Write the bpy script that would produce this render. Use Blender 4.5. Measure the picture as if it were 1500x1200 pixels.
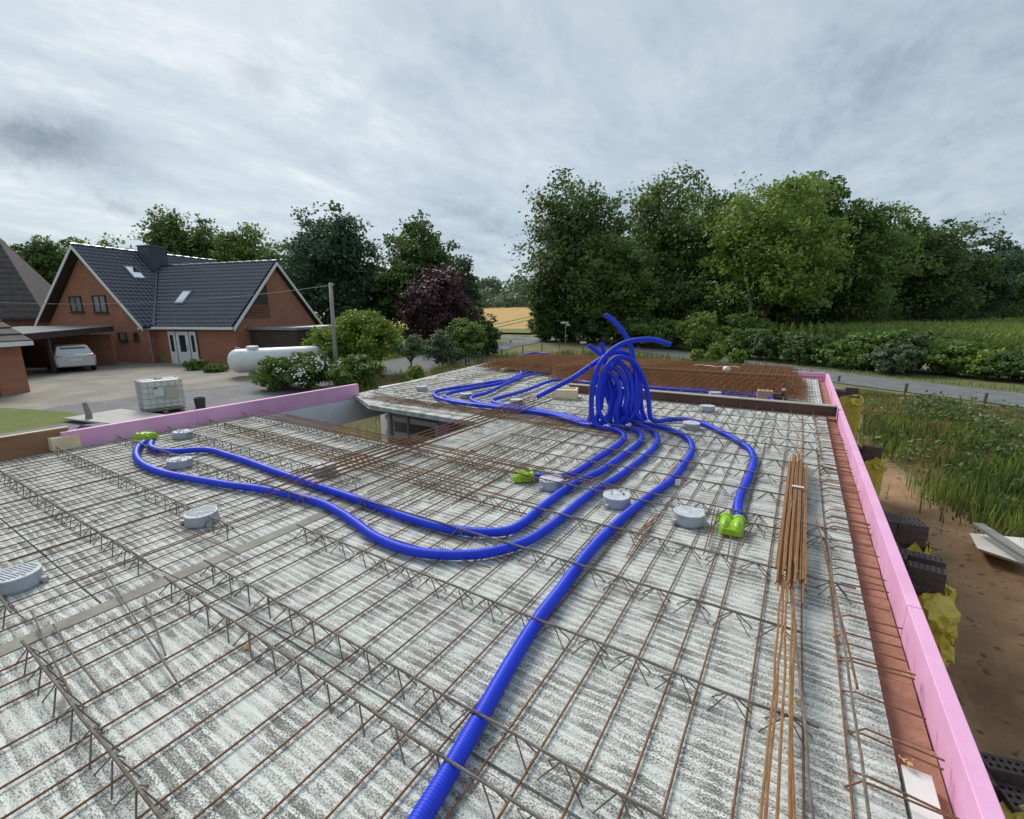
import bpy, bmesh, math, random
import numpy as np
from mathutils import Vector, Matrix
random.seed(7); RNG = np.random.default_rng(7)
scene = bpy.context.scene
C = scene.collection
for o in list(bpy.data.objects): bpy.data.objects.remove(o)

# ------------------------------------------------------------------ camera
F_PX = 670.72
FW = Vector((-0.51808811, 0.82985526, -0.20718339))
RT = Vector((0.84889874, 0.52852344, -0.00582282))
UP = Vector((-0.10466918, 0.17889445, 0.97828479))
CAM = Vector((0.0, 0.0, 3.5))
cd = bpy.data.cameras.new('camera'); cam = bpy.data.objects.new('camera', cd); C.objects.link(cam)
cd.sensor_width = 36.0; cd.lens = F_PX / 1500 * 36; cd.clip_start = 0.05; cd.clip_end = 3000
m3 = Matrix((RT, UP, -FW)).transposed()
cam.matrix_world = Matrix.Translation(CAM) @ m3.to_4x4()
scene.camera = cam
scene.render.resolution_x = 1024; scene.render.resolution_y = 819
scene.view_settings.view_transform = 'Standard'; scene.view_settings.look = 'None'
scene.view_settings.exposure = 0.52; scene.view_settings.gamma = 1.0
scene.view_settings.use_curve_mapping = False

def ray(x, y): return FW + RT * ((x - 750) / F_PX) - UP * ((y - 600) / F_PX)
def P(x, y, z):
    d = ray(x, y); t = (z - CAM.z) / d.z; q = CAM + d * t; q.z = z; return q
def D(x, y, t): return CAM + ray(x, y) * t
def ztop(y, t): return CAM.z + t * (-0.20718 + 0.97828 * (600 - y) / F_PX)

# ------------------------------------------------------------------ world and sun
SUN = Vector((-0.66, 0.34, 0.68)).normalized()
w = bpy.data.worlds.new('World'); scene.world = w; w.use_nodes = True
nt = w.node_tree; N = nt.nodes; L = nt.links; N.clear()
def nd(t, **k):
    n = N.new(t)
    for a, b in k.items(): setattr(n, a, b)
    return n
out = nd('ShaderNodeOutputWorld'); bg = nd('ShaderNodeBackground'); L.new(bg.outputs[0], out.inputs[0])
sky = nd('ShaderNodeTexSky'); sky.sky_type = 'NISHITA'; sky.sun_disc = False
sky.sun_elevation = math.asin(SUN.z); sky.sun_rotation = math.atan2(SUN.x, SUN.y)
skm = nd('ShaderNodeVectorMath', operation='SCALE'); skm.inputs[3].default_value = 0.10; L.new(sky.outputs[0], skm.inputs[0])
tc = nd('ShaderNodeTexCoord'); sp = nd('ShaderNodeSeparateXYZ'); L.new(tc.outputs['Generated'], sp.inputs[0])
def math_(op, a, b=None, c=None, clamp=False):
    n = nd('ShaderNodeMath', operation=op); n.use_clamp = clamp
    for i, v in enumerate((a, b, c)):
        if v is None: continue
        if isinstance(v, (int, float)): n.inputs[i].default_value = v
        else: L.new(v, n.inputs[i])
    return n.outputs[0]
zc = math_('MAXIMUM', sp.outputs[2], 0.0); zd = math_('ADD', zc, 0.16)
cx = math_('DIVIDE', sp.outputs[0], zd); cyy = math_('DIVIDE', sp.outputs[1], zd)
cv = nd('ShaderNodeCombineXYZ'); L.new(cx, cv.inputs[0]); L.new(cyy, cv.inputs[1])
def noise(scale, det, rough, vec, dist=0.0, sc=None, rot=0.0):
    mp = nd('ShaderNodeMapping'); L.new(vec, mp.inputs[0]); mp.inputs['Rotation'].default_value = (0, 0, rot)
    if sc: mp.inputs['Scale'].default_value = sc
    n = nd('ShaderNodeTexNoise'); n.inputs['Scale'].default_value = scale; n.inputs['Detail'].default_value = det
    n.inputs['Roughness'].default_value = rough; n.inputs['Distortion'].default_value = dist; L.new(mp.outputs[0], n.inputs[0]); return n.outputs[0]
n1 = noise(1.5, 10, 0.66, cv.outputs[0], 0.35, (1.0, 0.62, 1), 0.75)
n2 = noise(5.0, 9, 0.68, cv.outputs[0], 0.25, (1.0, 0.6, 1), 0.5)
n3 = noise(0.55, 3, 0.5, cv.outputs[0], 0.2)
cl = math_('ADD', math_('MULTIPLY', n1, 0.52), math_('ADD', math_('MULTIPLY', n2, 0.27), math_('MULTIPLY', n3, 0.30)))
dot = nd('ShaderNodeVectorMath', operation='DOT_PRODUCT'); L.new(tc.outputs['Generated'], dot.inputs[0]); dot.inputs[1].default_value = SUN
sunf = math_('POWER', math_('MAXIMUM', dot.outputs['Value'], 0.0), 4.0)
cl = math_('ADD', cl, math_('MULTIPLY', sunf, 0.11))
ramp = nd('ShaderNodeValToRGB'); L.new(cl, ramp.inputs[0])
cr = ramp.color_ramp; cr.elements[0].position = 0.43; cr.elements[0].color = (0.21, 0.265, 0.325, 1)
cr.elements[1].position = 0.79; cr.elements[1].color = (0.66, 0.68, 0.68, 1)
e = cr.elements.new(0.54); e.color = (0.33, 0.395, 0.45, 1)
e = cr.elements.new(0.66); e.color = (0.44, 0.50, 0.53, 1)
# one dark low cloud over the farm (seen top left)
dd = ray(72, 212).normalized(); dr = ray(170, 212).normalized()
def blob(px, py, sx, sy, amp):
    d0 = ray(px, py).normalized(); hx = d0.cross(Vector((0, 0, 1))).normalized(); hy = hx.cross(d0).normalized()
    wn = nd('ShaderNodeVectorMath', operation='ADD'); ns = nd('ShaderNodeTexNoise'); ns.inputs['Scale'].default_value = 14; ns.inputs['Detail'].default_value = 9; ns.inputs['Roughness'].default_value = 0.68
    L.new(tc.outputs['Generated'], ns.inputs[0])
    s_ = nd('ShaderNodeVectorMath', operation='SCALE'); s_.inputs[3].default_value = 0.10
    sb = nd('ShaderNodeVectorMath', operation='SUBTRACT'); L.new(ns.outputs['Color'], sb.inputs[0]); sb.inputs[1].default_value = (0.5, 0.5, 0.5)
    L.new(sb.outputs[0], s_.inputs[0]); L.new(tc.outputs['Generated'], wn.inputs[0]); L.new(s_.outputs[0], wn.inputs[1])
    a = nd('ShaderNodeVectorMath', operation='DOT_PRODUCT'); L.new(wn.outputs[0], a.inputs[0]); a.inputs[1].default_value = hx / sx
    b = nd('ShaderNodeVectorMath', operation='SUBTRACT'); L.new(wn.outputs[0], b.inputs[0]); b.inputs[1].default_value = d0
    c = nd('ShaderNodeVectorMath', operation='DOT_PRODUCT'); L.new(b.outputs[0], c.inputs[0]); c.inputs[1].default_value = hy / sy
    g = nd('ShaderNodeVectorMath', operation='DOT_PRODUCT'); L.new(b.outputs[0], g.inputs[0]); g.inputs[1].default_value = hx / sx
    q = math_('ADD', math_('MULTIPLY', g.outputs['Value'], g.outputs['Value']), math_('MULTIPLY', c.outputs['Value'], c.outputs['Value']))
    return math_('MULTIPLY', math_('POWER', 2.718, math_('MULTIPLY', q, -1.0)), amp)
bl = math_('ADD', math_('MULTIPLY', blob(58, 205, 0.085, 0.034, 0.92), math_('ADD', math_('MULTIPLY', n2, 1.1), 0.42)), math_('ADD', blob(185, 302, 0.035, 0.012, 0.4), blob(685, 305, 0.03, 0.014, 0.35)))
bl = math_('ADD', bl, blob(380, 115, 0.03, 0.03, 0.30), None)
bl = math_('MINIMUM', bl, 0.95)
mixd = nd('ShaderNodeMixRGB'); L.new(bl, mixd.inputs[0]); L.new(ramp.outputs[0], mixd.inputs[1]); mixd.inputs[2].default_value = (0.10, 0.135, 0.175, 1)
mixs = nd('ShaderNodeMixRGB'); mixs.inputs[0].default_value = 0.12; L.new(mixd.outputs[0], mixs.inputs[1]); L.new(skm.outputs[0], mixs.inputs[2])
L.new(mixs.outputs[0], bg.inputs[0]); bg.inputs[1].default_value = 1.0

sd = bpy.data.lights.new('sun', 'SUN'); sun = bpy.data.objects.new('sun', sd); C.objects.link(sun)
sd.energy = 2.2; sd.angle = math.radians(24); sd.color = (1.0, 0.955, 0.88)
sun.rotation_euler = SUN.to_track_quat('Z', 'Y').to_euler(); sun.location = (-20, 10, 40)

# ------------------------------------------------------------------ materials
MATS = {}
def mat(name, c1, c2=None, scale=8.0, rough=0.7, bump=0.0, bscale=None, metal=0.0, spec=0.5, sc=None, trans=0.0, det=6.0, contrast=(0.35, 0.65), spots=None, coat=0.0):
    if name in MATS: return MATS[name]
    m = bpy.data.materials.new(name); m.use_nodes = True; t = m.node_tree; n = t.nodes; l = t.links
    b = n['Principled BSDF']; b.inputs['Roughness'].default_value = rough; b.inputs['Metallic'].default_value = metal
    b.inputs['Specular IOR Level'].default_value = spec; b.inputs['Coat Weight'].default_value = coat
    tcn = n.new('ShaderNodeTexCoord'); mp = n.new('ShaderNodeMapping'); l.new(tcn.outputs['Object'], mp.inputs[0])
    if sc: mp.inputs['Scale'].default_value = sc
    col = None
    if c2:
        ns = n.new('ShaderNodeTexNoise'); ns.inputs['Scale'].default_value = scale; ns.inputs['Detail'].default_value = det; ns.inputs['Roughness'].default_value = 0.62
        l.new(mp.outputs[0], ns.inputs[0])
        r = n.new('ShaderNodeValToRGB'); l.new(ns.outputs[0], r.inputs[0])
        r.color_ramp.elements[0].position = contrast[0]; r.color_ramp.elements[0].color = (*c1, 1)
        r.color_ramp.elements[1].position = contrast[1]; r.color_ramp.elements[1].color = (*c2, 1)
        col = r.outputs[0]
        if spots:
            s2 = n.new('ShaderNodeTexNoise'); s2.inputs['Scale'].default_value = spots[1]; s2.inputs['Detail'].default_value = 3; l.new(mp.outputs[0], s2.inputs[0])
            r2 = n.new('ShaderNodeValToRGB'); r2.color_ramp.elements[0].position = spots[2]; r2.color_ramp.elements[1].position = spots[2] + 0.06; l.new(s2.outputs[0], r2.inputs[0])
            mx = n.new('ShaderNodeMixRGB'); l.new(r2.outputs[0], mx.inputs[0]); l.new(col, mx.inputs[1]); mx.inputs[2].default_value = (*spots[0], 1); col = mx.outputs[0]
        l.new(col, b.inputs['Base Color'])
    else: b.inputs['Base Color'].default_value = (*c1, 1)
    if bump:
        nb = n.new('ShaderNodeTexNoise'); nb.inputs['Scale'].default_value = bscale or scale * 4; nb.inputs['Detail'].default_value = 5; l.new(mp.outputs[0], nb.inputs[0])
        bp = n.new('ShaderNodeBump'); bp.inputs['Strength'].default_value = bump; bp.inputs['Distance'].default_value = 0.02; l.new(nb.outputs[0], bp.inputs['Height']); l.new(bp.outputs[0], b.inputs['Normal'])
    MATS[name] = m; return m

def brick_mat(name, c1, c2, mortar, bw=0.25, bh=0.075):
    m = mat(name, c1, c2, 1.5, 0.85); t = m.node_tree; n = t.nodes; l = t.links; b = n['Principled BSDF']
    tcn = n.new('ShaderNodeTexCoord')
    # wall coordinates: run along the horizontal, rise along z
    ge = n.new('ShaderNodeSeparateXYZ'); l.new(tcn.outputs['Object'], ge.inputs[0])
    ad = n.new('ShaderNodeMath'); ad.operation = 'ADD'; l.new(ge.outputs[0], ad.inputs[0]); l.new(ge.outputs[1], ad.inputs[1])
    cb = n.new('ShaderNodeCombineXYZ'); l.new(ad.outputs[0], cb.inputs[0]); l.new(ge.outputs[2], cb.inputs[1])
    br = n.new('ShaderNodeTexBrick'); l.new(cb.outputs[0], br.inputs[0]); br.inputs['Scale'].default_value = 1.0
    br.inputs['Color1'].default_value = (*c1, 1); br.inputs['Color2'].default_value = (*c2, 1); br.inputs['Mortar'].default_value = (*mortar, 1)
    br.inputs['Brick Width'].default_value = bw; br.inputs['Row Height'].default_value = bh; br.inputs['Mortar Size'].default_value = 0.007; br.inputs['Bias'].default_value = 0.1
    ns = n.new('ShaderNodeTexNoise'); ns.inputs['Scale'].default_value = 0.8; ns.inputs['Detail'].default_value = 5; l.new(tcn.outputs['Object'], ns.inputs[0])
    mx = n.new('ShaderNodeMixRGB'); mx.blend_type = 'MULTIPLY'; mx.inputs[0].default_value = 0.45; l.new(br.outputs['Color'], mx.inputs[1]); l.new(ns.outputs[0], mx.inputs[2])
    hs = n.new('ShaderNodeBrightContrast'); hs.inputs['Bright'].default_value = 0.02; l.new(mx.outputs[0], hs.inputs[0]); l.new(hs.outputs[0], b.inputs['Base Color'])
    bp = n.new('ShaderNodeBump'); bp.inputs['Strength'].default_value = 0.5; bp.inputs['Distance'].default_value = 0.01; bp.invert = True; l.new(br.outputs['Fac'], bp.inputs['Height']); l.new(bp.outputs[0], b.inputs['Normal'])
    return m

def leaf_mat(name, c1, c2, tr=0.25, rough=0.55):
    if name in MATS: return MATS[name]
    m = bpy.data.materials.new(name); m.use_nodes = True; t = m.node_tree; n = t.nodes; l = t.links
    b = n['Principled BSDF']; b.inputs['Roughness'].default_value = rough; b.inputs['Specular IOR Level'].default_value = 0.35
    at = n.new('ShaderNodeAttribute'); at.attribute_name = 'tint'
    r = n.new('ShaderNodeValToRGB'); r.color_ramp.elements[0].color = (*c1, 1); r.color_ramp.elements[1].color = (*c2, 1); l.new(at.outputs['Fac'], r.inputs[0])
    l.new(r.outputs[0], b.inputs['Base Color'])
    tl = n.new('ShaderNodeBsdfTranslucent'); hs = n.new('ShaderNodeHueSaturation'); hs.inputs['Value'].default_value = 1.3; hs.inputs['Hue'].default_value = 0.50; l.new(r.outputs[0], hs.inputs['Color']); l.new(hs.outputs[0], tl.inputs[0])
    mx = n.new('ShaderNodeMixShader'); mx.inputs[0].default_value = tr; l.new(b.outputs[0], mx.inputs[1]); l.new(tl.outputs[0], mx.inputs[2])
    l.new(mx.outputs[0], n['Material Output'].inputs[0]); MATS[name] = m; return m

def slab_mat(name, along_x, seed):
    """rough, raked precast concrete: pale laitance, grey furrows, dark pits"""
    m = bpy.data.materials.new(name); m.use_nodes = True; t = m.node_tree; n = t.nodes; l = t.links
    b = n['Principled BSDF']; b.inputs['Roughness'].default_value = 0.9; b.inputs['Specular IOR Level'].default_value = 0.2
    tcn = n.new('ShaderNodeTexCoord')
    def mapped(sx, sy, rot=0.0):
        mp = n.new('ShaderNodeMapping'); l.new(tcn.outputs['Object'], mp.inputs[0])
        mp.inputs['Scale'].default_value = (sx, sy, 1) if along_x else (sy, sx, 1); mp.inputs['Location'].default_value = (seed, seed * 1.7, 0); mp.inputs['Rotation'].default_value = (0, 0, rot); return mp.outputs[0]
    def ns(vec, scale, det=4, rough=0.6, dist=0.0):
        x = n.new('ShaderNodeTexNoise'); x.inputs['Scale'].default_value = scale; x.inputs['Detail'].default_value = det; x.inputs['Roughness'].default_value = rough; x.inputs['Distortion'].default_value = dist
        l.new(vec, x.inputs[0]); return x.outputs[0]
    def mt(op, a, bb, c=None):
        x = n.new('ShaderNodeMath'); x.operation = op
        for i, v in enumerate((a, bb, c)):
            if v is None: continue
            if isinstance(v, (int, float)): x.inputs[i].default_value = v
            else: l.new(v, x.inputs[i])
        return x.outputs[0]
    def rp(v, p0, p1, a=(0, 0, 0, 1), c=(1, 1, 1, 1)):
        x = n.new('ShaderNodeValToRGB'); l.new(v, x.inputs[0]); x.color_ramp.elements[0].position = p0; x.color_ramp.elements[1].position = p1
        x.color_ramp.elements[0].color = a; x.color_ramp.elements[1].color = c; return x.outputs[0]
    wv = n.new('ShaderNodeTexWave'); wv.wave_type = 'BANDS'; wv.bands_direction = 'Y' if along_x else 'X'
    wv.inputs['Scale'].default_value = 6.4; wv.inputs['Distortion'].default_value = 3.6; wv.inputs['Detail'].default_value = 4.0; wv.inputs['Detail Scale'].default_value = 1.1; wv.inputs['Detail Roughness'].default_value = 0.62
    l.new(mapped(0.55, 1), wv.inputs[0])
    big = ns(mapped(1, 1), 1.3, 5); med = ns(mapped(1, 1), 7, 5); fine = ns(mapped(1, 1.25), 120, 3, 0.65); streak = ns(mapped(2.2, 26), 1.0, 6, 0.65); vfine = ns(mapped(1, 1), 150, 2)
    furrow = mt('MULTIPLY', rp(wv.outputs['Fac'], 0.27, 0.03), rp(mt('ADD', mt('MULTIPLY', fine, 0.55), mt('ADD', mt('MULTIPLY', med, 0.6), mt('MULTIPLY', streak, 0.5))), 0.70, 0.92))
    pits = mt('MULTIPLY', rp(mt('ADD', fine, mt('MULTIPLY', mt('SUBTRACT', med, 0.5), 0.35)), 0.555, 0.61), rp(mt('ADD', big, mt('MULTIPLY', med, 0.8)), 0.58, 1.08))
    c0 = n.new('ShaderNodeMixRGB'); c0.inputs[1].default_value = (0.60, 0.615, 0.57, 1); c0.inputs[2].default_value = (0.75, 0.775, 0.735, 1); l.new(rp(mt('MULTIPLY', mt('ADD', streak, med), 0.5), 0.38, 0.62), c0.inputs[0])
    c1 = n.new('ShaderNodeMixRGB'); l.new(mt('MULTIPLY', furrow, 0.95), c1.inputs[0]); l.new(c0.outputs[0], c1.inputs[1]); c1.inputs[2].default_value = (0.235, 0.23, 0.205, 1)
    c2 = n.new('ShaderNodeMixRGB'); l.new(mt('MULTIPLY', pits, 0.88), c2.inputs[0]); l.new(c1.outputs[0], c2.inputs[1]); c2.inputs[2].default_value = (0.20, 0.20, 0.18, 1)
    rust = mt('MULTIPLY', rp(ns(mapped(1, 1), 2.2, 6, 0.7), 0.66, 0.80), 0.45)
    c3 = n.new('ShaderNodeMixRGB'); l.new(rust, c3.inputs[0]); l.new(c2.outputs[0], c3.inputs[1]); c3.inputs[2].default_value = (0.36, 0.27, 0.18, 1)
    l.new(c3.outputs[0], b.inputs['Base Color'])
    h = mt('SUBTRACT', mt('ADD', mt('MULTIPLY', wv.outputs['Fac'], 0.6), mt('MULTIPLY', vfine, 0.25)), mt('MULTIPLY', pits, 0.45))
    bp = n.new('ShaderNodeBump'); bp.inputs['Strength'].default_value = 0.85; bp.inputs['Distance'].default_value = 0.012; l.new(h, bp.inputs['Height']); l.new(bp.outputs[0], b.inputs['Normal'])
    return m

# ------------------------------------------------------------------ mesh helpers
class MB:
    def __init__(s): s.v = []; s.f = []
    def quad(s, *p):
        i = len(s.v); s.v += [tuple(q) for q in p]; s.f.append(tuple(range(i, i + len(p)))); return s
    def hexa(s, p):
        i = len(s.v); s.v += [tuple(q) for q in p]
        for f in ((0, 3, 2, 1), (4, 5, 6, 7), (0, 1, 5, 4), (1, 2, 6, 5), (2, 3, 7, 6), (3, 0, 4, 7)): s.f.append(tuple(i + k for k in f))
        return s
    def box(s, c, sz, ax=None):
        c = Vector(c); ax = ax or (Vector((1, 0, 0)), Vector((0, 1, 0)), Vector((0, 0, 1)))
        x, y, z = [Vector(a) * (k / 2) for a, k in zip(ax, sz)]
        return s.hexa([c - x - y - z, c + x - y - z, c + x + y - z, c - x + y - z, c - x - y + z, c + x - y + z, c + x + y + z, c - x + y + z])
    def prism(s, poly, z0, z1):
        n = len(poly); i = len(s.v)
        s.v += [(p[0], p[1], z0) for p in poly] + [(p[0], p[1], z1) for p in poly]
        s.f.append(tuple(range(i + n - 1, i - 1, -1))); s.f.append(tuple(range(i + n, i + 2 * n)))
        for k in range(n): s.f.append((i + k, i + (k + 1) % n, i + n + (k + 1) % n, i + n + k))
        return s
    def extrude(s, poly, vec):
        n = len(poly); i = len(s.v); vec = Vector(vec)
        s.v += [tuple(p) for p in poly] + [tuple(Vector(p) + vec) for p in poly]
        s.f.append(tuple(range(i + n - 1, i - 1, -1))); s.f.append(tuple(range(i + n, i + 2 * n)))
        for k in range(n): s.f.append((i + k, i + (k + 1) % n, i + n + (k + 1) % n, i + n + k))
        return s
    def tube(s, pts, r, n=6, cap=True):
        pts = [Vector(p) for p in pts]; rs = r if isinstance(r, (list, tuple)) else [r] * len(pts)
        i0 = len(s.v); up = None
        for k, p in enumerate(pts):
            t = (pts[min(k + 1, len(pts) - 1)] - pts[max(k - 1, 0)]).normalized()
            if up is None: up = Vector((0, 0, 1)) if abs(t.z) < 0.9 else Vector((1, 0, 0))
            a = t.cross(up).normalized(); b = a.cross(t).normalized(); up = b
            for j in range(n):
                an = 2 * math.pi * j / n; s.v.append(tuple(p + a * (rs[k] * math.cos(an)) + b * (rs[k] * math.sin(an))))
        for k in range(len(pts) - 1):
            for j in range(n):
                a = i0 + k * n + j; b = i0 + k * n + (j + 1) % n; s.f.append((a, b, b + n, a + n))
        if cap:
            s.f.append(tuple(i0 + j for j in range(n - 1, -1, -1))); e = i0 + (len(pts) - 1) * n; s.f.append(tuple(e + j for j in range(n)))
        return s
    def lathe(s, c, prof, n=24, ax='z'):
        i0 = len(s.v); c = Vector(c)
        for r, z in prof:
            for j in range(n):
                an = 2 * math.pi * j / n
                s.v.append(tuple(c + Vector((r * math.cos(an), r * math.sin(an), z))))
        for k in range(len(prof) - 1):
            for j in range(n):
                a = i0 + k * n + j; b = i0 + k * n + (j + 1) % n; s.f.append((a, b, b + n, a + n))
        s.f.append(tuple(i0 + j for j in range(n - 1, -1, -1))); e = i0 + (len(prof) - 1) * n; s.f.append(tuple(e + j for j in range(n)))
        return s
    def mesh(s, name, m, smooth=False):
        me = bpy.data.meshes.new(name); me.from_pydata(s.v, [], s.f); me.update()
        if m: me.materials.append(m)
        if smooth: me.polygons.foreach_set('use_smooth', [True] * len(me.polygons))
        return me
    def build(s, name, m, parent=None, smooth=False, bevel=0.0):
        o = bpy.data.objects.new(name, s.mesh(name, m, smooth)); C.objects.link(o)
        if parent: o.parent = parent
        if bevel:
            bv = o.modifiers.new('bevel', 'BEVEL'); bv.width = bevel; bv.segments = 2; bv.limit_method = 'ANGLE'
        return o
def tag(o, label, cat=None, group=None, kind=None):
    o['label'] = label
    if cat: o['category'] = cat
    if group: o['group'] = group
    if kind: o['kind'] = kind
    return o
def empty(name, loc, label=None, cat=None, group=None):
    o = bpy.data.objects.new(name, None); C.objects.link(o); o.location = loc; o.empty_display_size = 0.2
    if label: tag(o, label, cat, group)
    return o
def inst(name, me, parent=None, loc=(0, 0, 0), rot=(0, 0, 0)):
    o = bpy.data.objects.new(name, me); C.objects.link(o); o.location = loc; o.rotation_euler = rot
    if parent: o.parent = parent
    return o
def local(parent, pts):
    """world points into the frame of an unrotated Empty"""
    return [Vector(p) - parent.location for p in pts]
def fast_mesh(name, V, Fq, m, tint=None, smooth=False):
    """V (n,3), Fq (k,4 or 3) arrays"""
    me = bpy.data.meshes.new(name); V = np.asarray(V, np.float32); Fq = np.asarray(Fq, np.int32); k = Fq.shape[1]
    me.vertices.add(len(V)); me.vertices.foreach_set('co', V.ravel())
    me.loops.add(Fq.size); me.loops.foreach_set('vertex_index', Fq.ravel())
    me.polygons.add(len(Fq)); me.polygons.foreach_set('loop_start', np.arange(0, Fq.size, k, dtype=np.int32))
    if tint is not None:
        a = me.attributes.new('tint', 'FLOAT', 'POINT'); a.data.foreach_set('value', np.asarray(tint, np.float32))
    me.update(calc_edges=True); me.validate()
    if smooth: me.polygons.foreach_set('use_smooth', [True] * len(me.polygons))
    me.materials.append(m); return me

def sstep(a, b, x):
    t = min(1.0, max(0.0, (x - a) / (b - a))); return t * t * (3 - 2 * t)
def H(x, y):
    """height of the terrain"""
    dx = max(-10.0 - x, 0, x - 1.6); dy = max(-6 - y, 0, y - 15); d = math.hypot(dx, dy)
    z = -0.75 * (1 - sstep(0.3, 4.5, d))
    z += 0.3 * sstep(-19, -25, x) * (1 - sstep(24, 34, y))
    if y > 60: z += min((y - 60) * 0.045, 8.5) * sstep(-18, -40, x)
    return z

# ------------------------------------------------------------------ setting: ground sheets
M_GRASS = mat('meadow', (0.11, 0.125, 0.04), (0.22, 0.18, 0.085), 0.55, 0.95, 0.6, 25, contrast=(0.38, 0.62), det=9)
M_LAWN = mat('lawn', (0.10, 0.135, 0.022), (0.15, 0.165, 0.035), 2.5, 0.95, 0.4, 40)
M_DIRT = mat('sandy_soil', (0.165, 0.092, 0.045), (0.36, 0.225, 0.12), 1.1, 0.95, 1.0, 9, det=12, contrast=(0.3, 0.70), spots=((0.11, 0.065, 0.035), 7.0, 0.62))
M_ASPH = mat('asphalt', (0.115, 0.12, 0.125), (0.17, 0.175, 0.18), 1.4, 0.85, 0.3, 60)
M_YARD = mat('yard_paving', (0.19, 0.17, 0.14), (0.29, 0.265, 0.225), 0.7, 0.9, 0.3, 30, det=8)
M_WHEAT = mat('ripe_grain', (0.40, 0.24, 0.065), (0.50, 0.32, 0.10), 0.25, 0.95, 0.5, 6)
def sheet(name, poly, off, m, step=2.0, label=None):
    bm = bmesh.new(); vs = [bm.verts.new((p[0], p[1], 0)) for p in poly]; bm.faces.new(vs)
    xs = [p[0] for p in poly]; ys = [p[1] for p in poly]
    for ax, lo, hi in ((0, min(xs), max(xs)), (1, min(ys), max(ys))):
        k = math.floor(lo / step) + 1
        while k * step < hi:
            co = [0, 0, 0]; no = [0, 0, 0]; co[ax] = k * step; no[ax] = 1
            bmesh.ops.bisect_plane(bm, geom=bm.verts[:] + bm.edges[:] + bm.faces[:], plane_co=co, plane_no=no); k += 1
    for v in bm.verts: v.co.z = H(v.co.x, v.co.y) + off
    bmesh.ops.recalc_face_normals(bm, faces=bm.faces)
    me = bpy.data.meshes.new(name); bm.to_mesh(me); bm.free(); me.materials.append(m)
    if me.polygons and me.polygons[0].normal.z < 0: me.flip_normals()
    o = bpy.data.objects.new(name, me); C.objects.link(o); o['kind'] = 'structure'
    if label: o['label'] = label
    return o
def gridlines():
    a = [-900, -600, -400, -300, -200, -150, -120, -100, -80]
    a += list(np.arange(-70, 40.1, 2.0)) + [50, 60, 80, 100, 140, 200, 300, 500, 900]; return a
gx = gridlines(); gy = [-900, -500, -200, -100, -50, -30] + list(np.arange(-20, 80.1, 2.0)) + [90, 100, 120, 140, 160, 180, 200, 220, 250, 300, 400, 600, 900]
V = [(x, y, H(x, y)) for y in gy for x in gx]; nx = len(gx)
Fq = [(j * nx + i, j * nx + i + 1, (j + 1) * nx + i + 1, (j + 1) * nx + i) for j in range(len(gy) - 1) for i in range(nx - 1)]
ground = bpy.data.objects.new('ground', fast_mesh('ground', V, Fq, M_GRASS, smooth=True)); C.objects.link(ground)
tag(ground, 'rough meadow ground with dry grass around the building site', kind='structure')
def ribbon(pts, wd):
    pts = [Vector((p[0], p[1], 0)) for p in pts]; Lf = []; Rt = []
    for k, p in enumerate(pts):
        t = (pts[min(k + 1, len(pts) - 1)] - pts[max(k - 1, 0)]).normalized(); s = Vector((-t.y, t.x, 0)) * wd / 2
        Lf.append(p + s); Rt.append(p - s)
    return Lf + Rt[::-1]
road1 = [P(-420, 735, 0), P(0, 640, 0), P(140, 612, 0), P(320, 586, 0), P(470, 565, 0), P(560, 549, 0), P(640, 530, 0), P(730, 507, 0), P(800, 497, 0)]
sheet('road', ribbon(road1, 4.4), 0.046, M_ASPH, label='grey asphalt lane running past the farmhouse')
road2 = [P(735, 494, 0), P(850, 499, 0), P(1000, 520, 0), P(1120, 538, 0), P(1230, 554, 0), P(1350, 569, 0), P(1500, 587, 0), P(1750, 620, 0), P(2200, 690, 0)]
sheet('road', ribbon(road2, 3.9), 0.032, M_ASPH, label='grey asphalt lane running behind the building site beside the hedge')
sheet('yard', [P(-200, 690, .3), P(-40, 605, .3), P(100, 596, .3), P(262, 598, .3), P(330, 583, .3), P(420, 566, .3), P(390, 536, .3), P(260, 516, .3), P(-60, 520, .3), P(-500, 560, .3)], 0.035, M_YARD, label='pale paved and gravelled farmyard in front of the brick house')
sheet('lawn', [P(-140, 632, 0.25), P(0, 628, 0.25), P(125, 606, 0.25), P(120, 600, 0.25), P(0, 600, 0.25), P(-140, 610, 0.25)], 0.05, M_LAWN, label='small mown lawn patch between yard and lane')
sheet('lawn', [P(560, 533, 0), P(620, 524, 0), P(700, 507, 0), P(700, 488, 0), P(560, 500, 0)], 0.012, M_LAWN, label='mown garden lawn beyond the lane')
sheet('lawn', [P(712, 503, 0), P(750, 506, 0), P(772, 502, 0), P(760, 499, 0), P(715, 498.5, 0)], 0.045, M_LAWN, label='grass wedge at the road junction')
def offs(pts, d):
    r_ = []
    for i, p in enumerate(pts):
        t = (Vector(pts[min(i + 1, len(pts) - 1)]) - Vector(pts[max(i - 1, 0)])); r_.append(Vector(p) + Vector((-t.y, t.x, 0)).normalized() * d)
    return r_
M_VERGE = mat('verge_grass', (0.085, 0.105, 0.03), (0.15, 0.15, 0.055), 1.6, .95, .5, 30)
sheet('verge', ribbon(offs(road2[1:], 4.6), 5.2), 0.012, M_VERGE, label='green verge between the lane and the hedge')
sheet('dirt', [(0.4, -6), (0.4, 9.0), P(1268, 640, -.5), P(1330, 690, -.5), P(1420, 765, -.6), P(1530, 850, -.6), P(1800, 1000, -.6), (7.0, -6)], 0.05, M_DIRT, step=2.0, label='bare brown sandy soil beside the building')
sheet('dirt', [(-10.5, -5), (-10.5, 15.5), (1.0, 15.5), (1.0, -5)], 0.012, M_DIRT, label='dug-out soil under the building')
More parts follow.
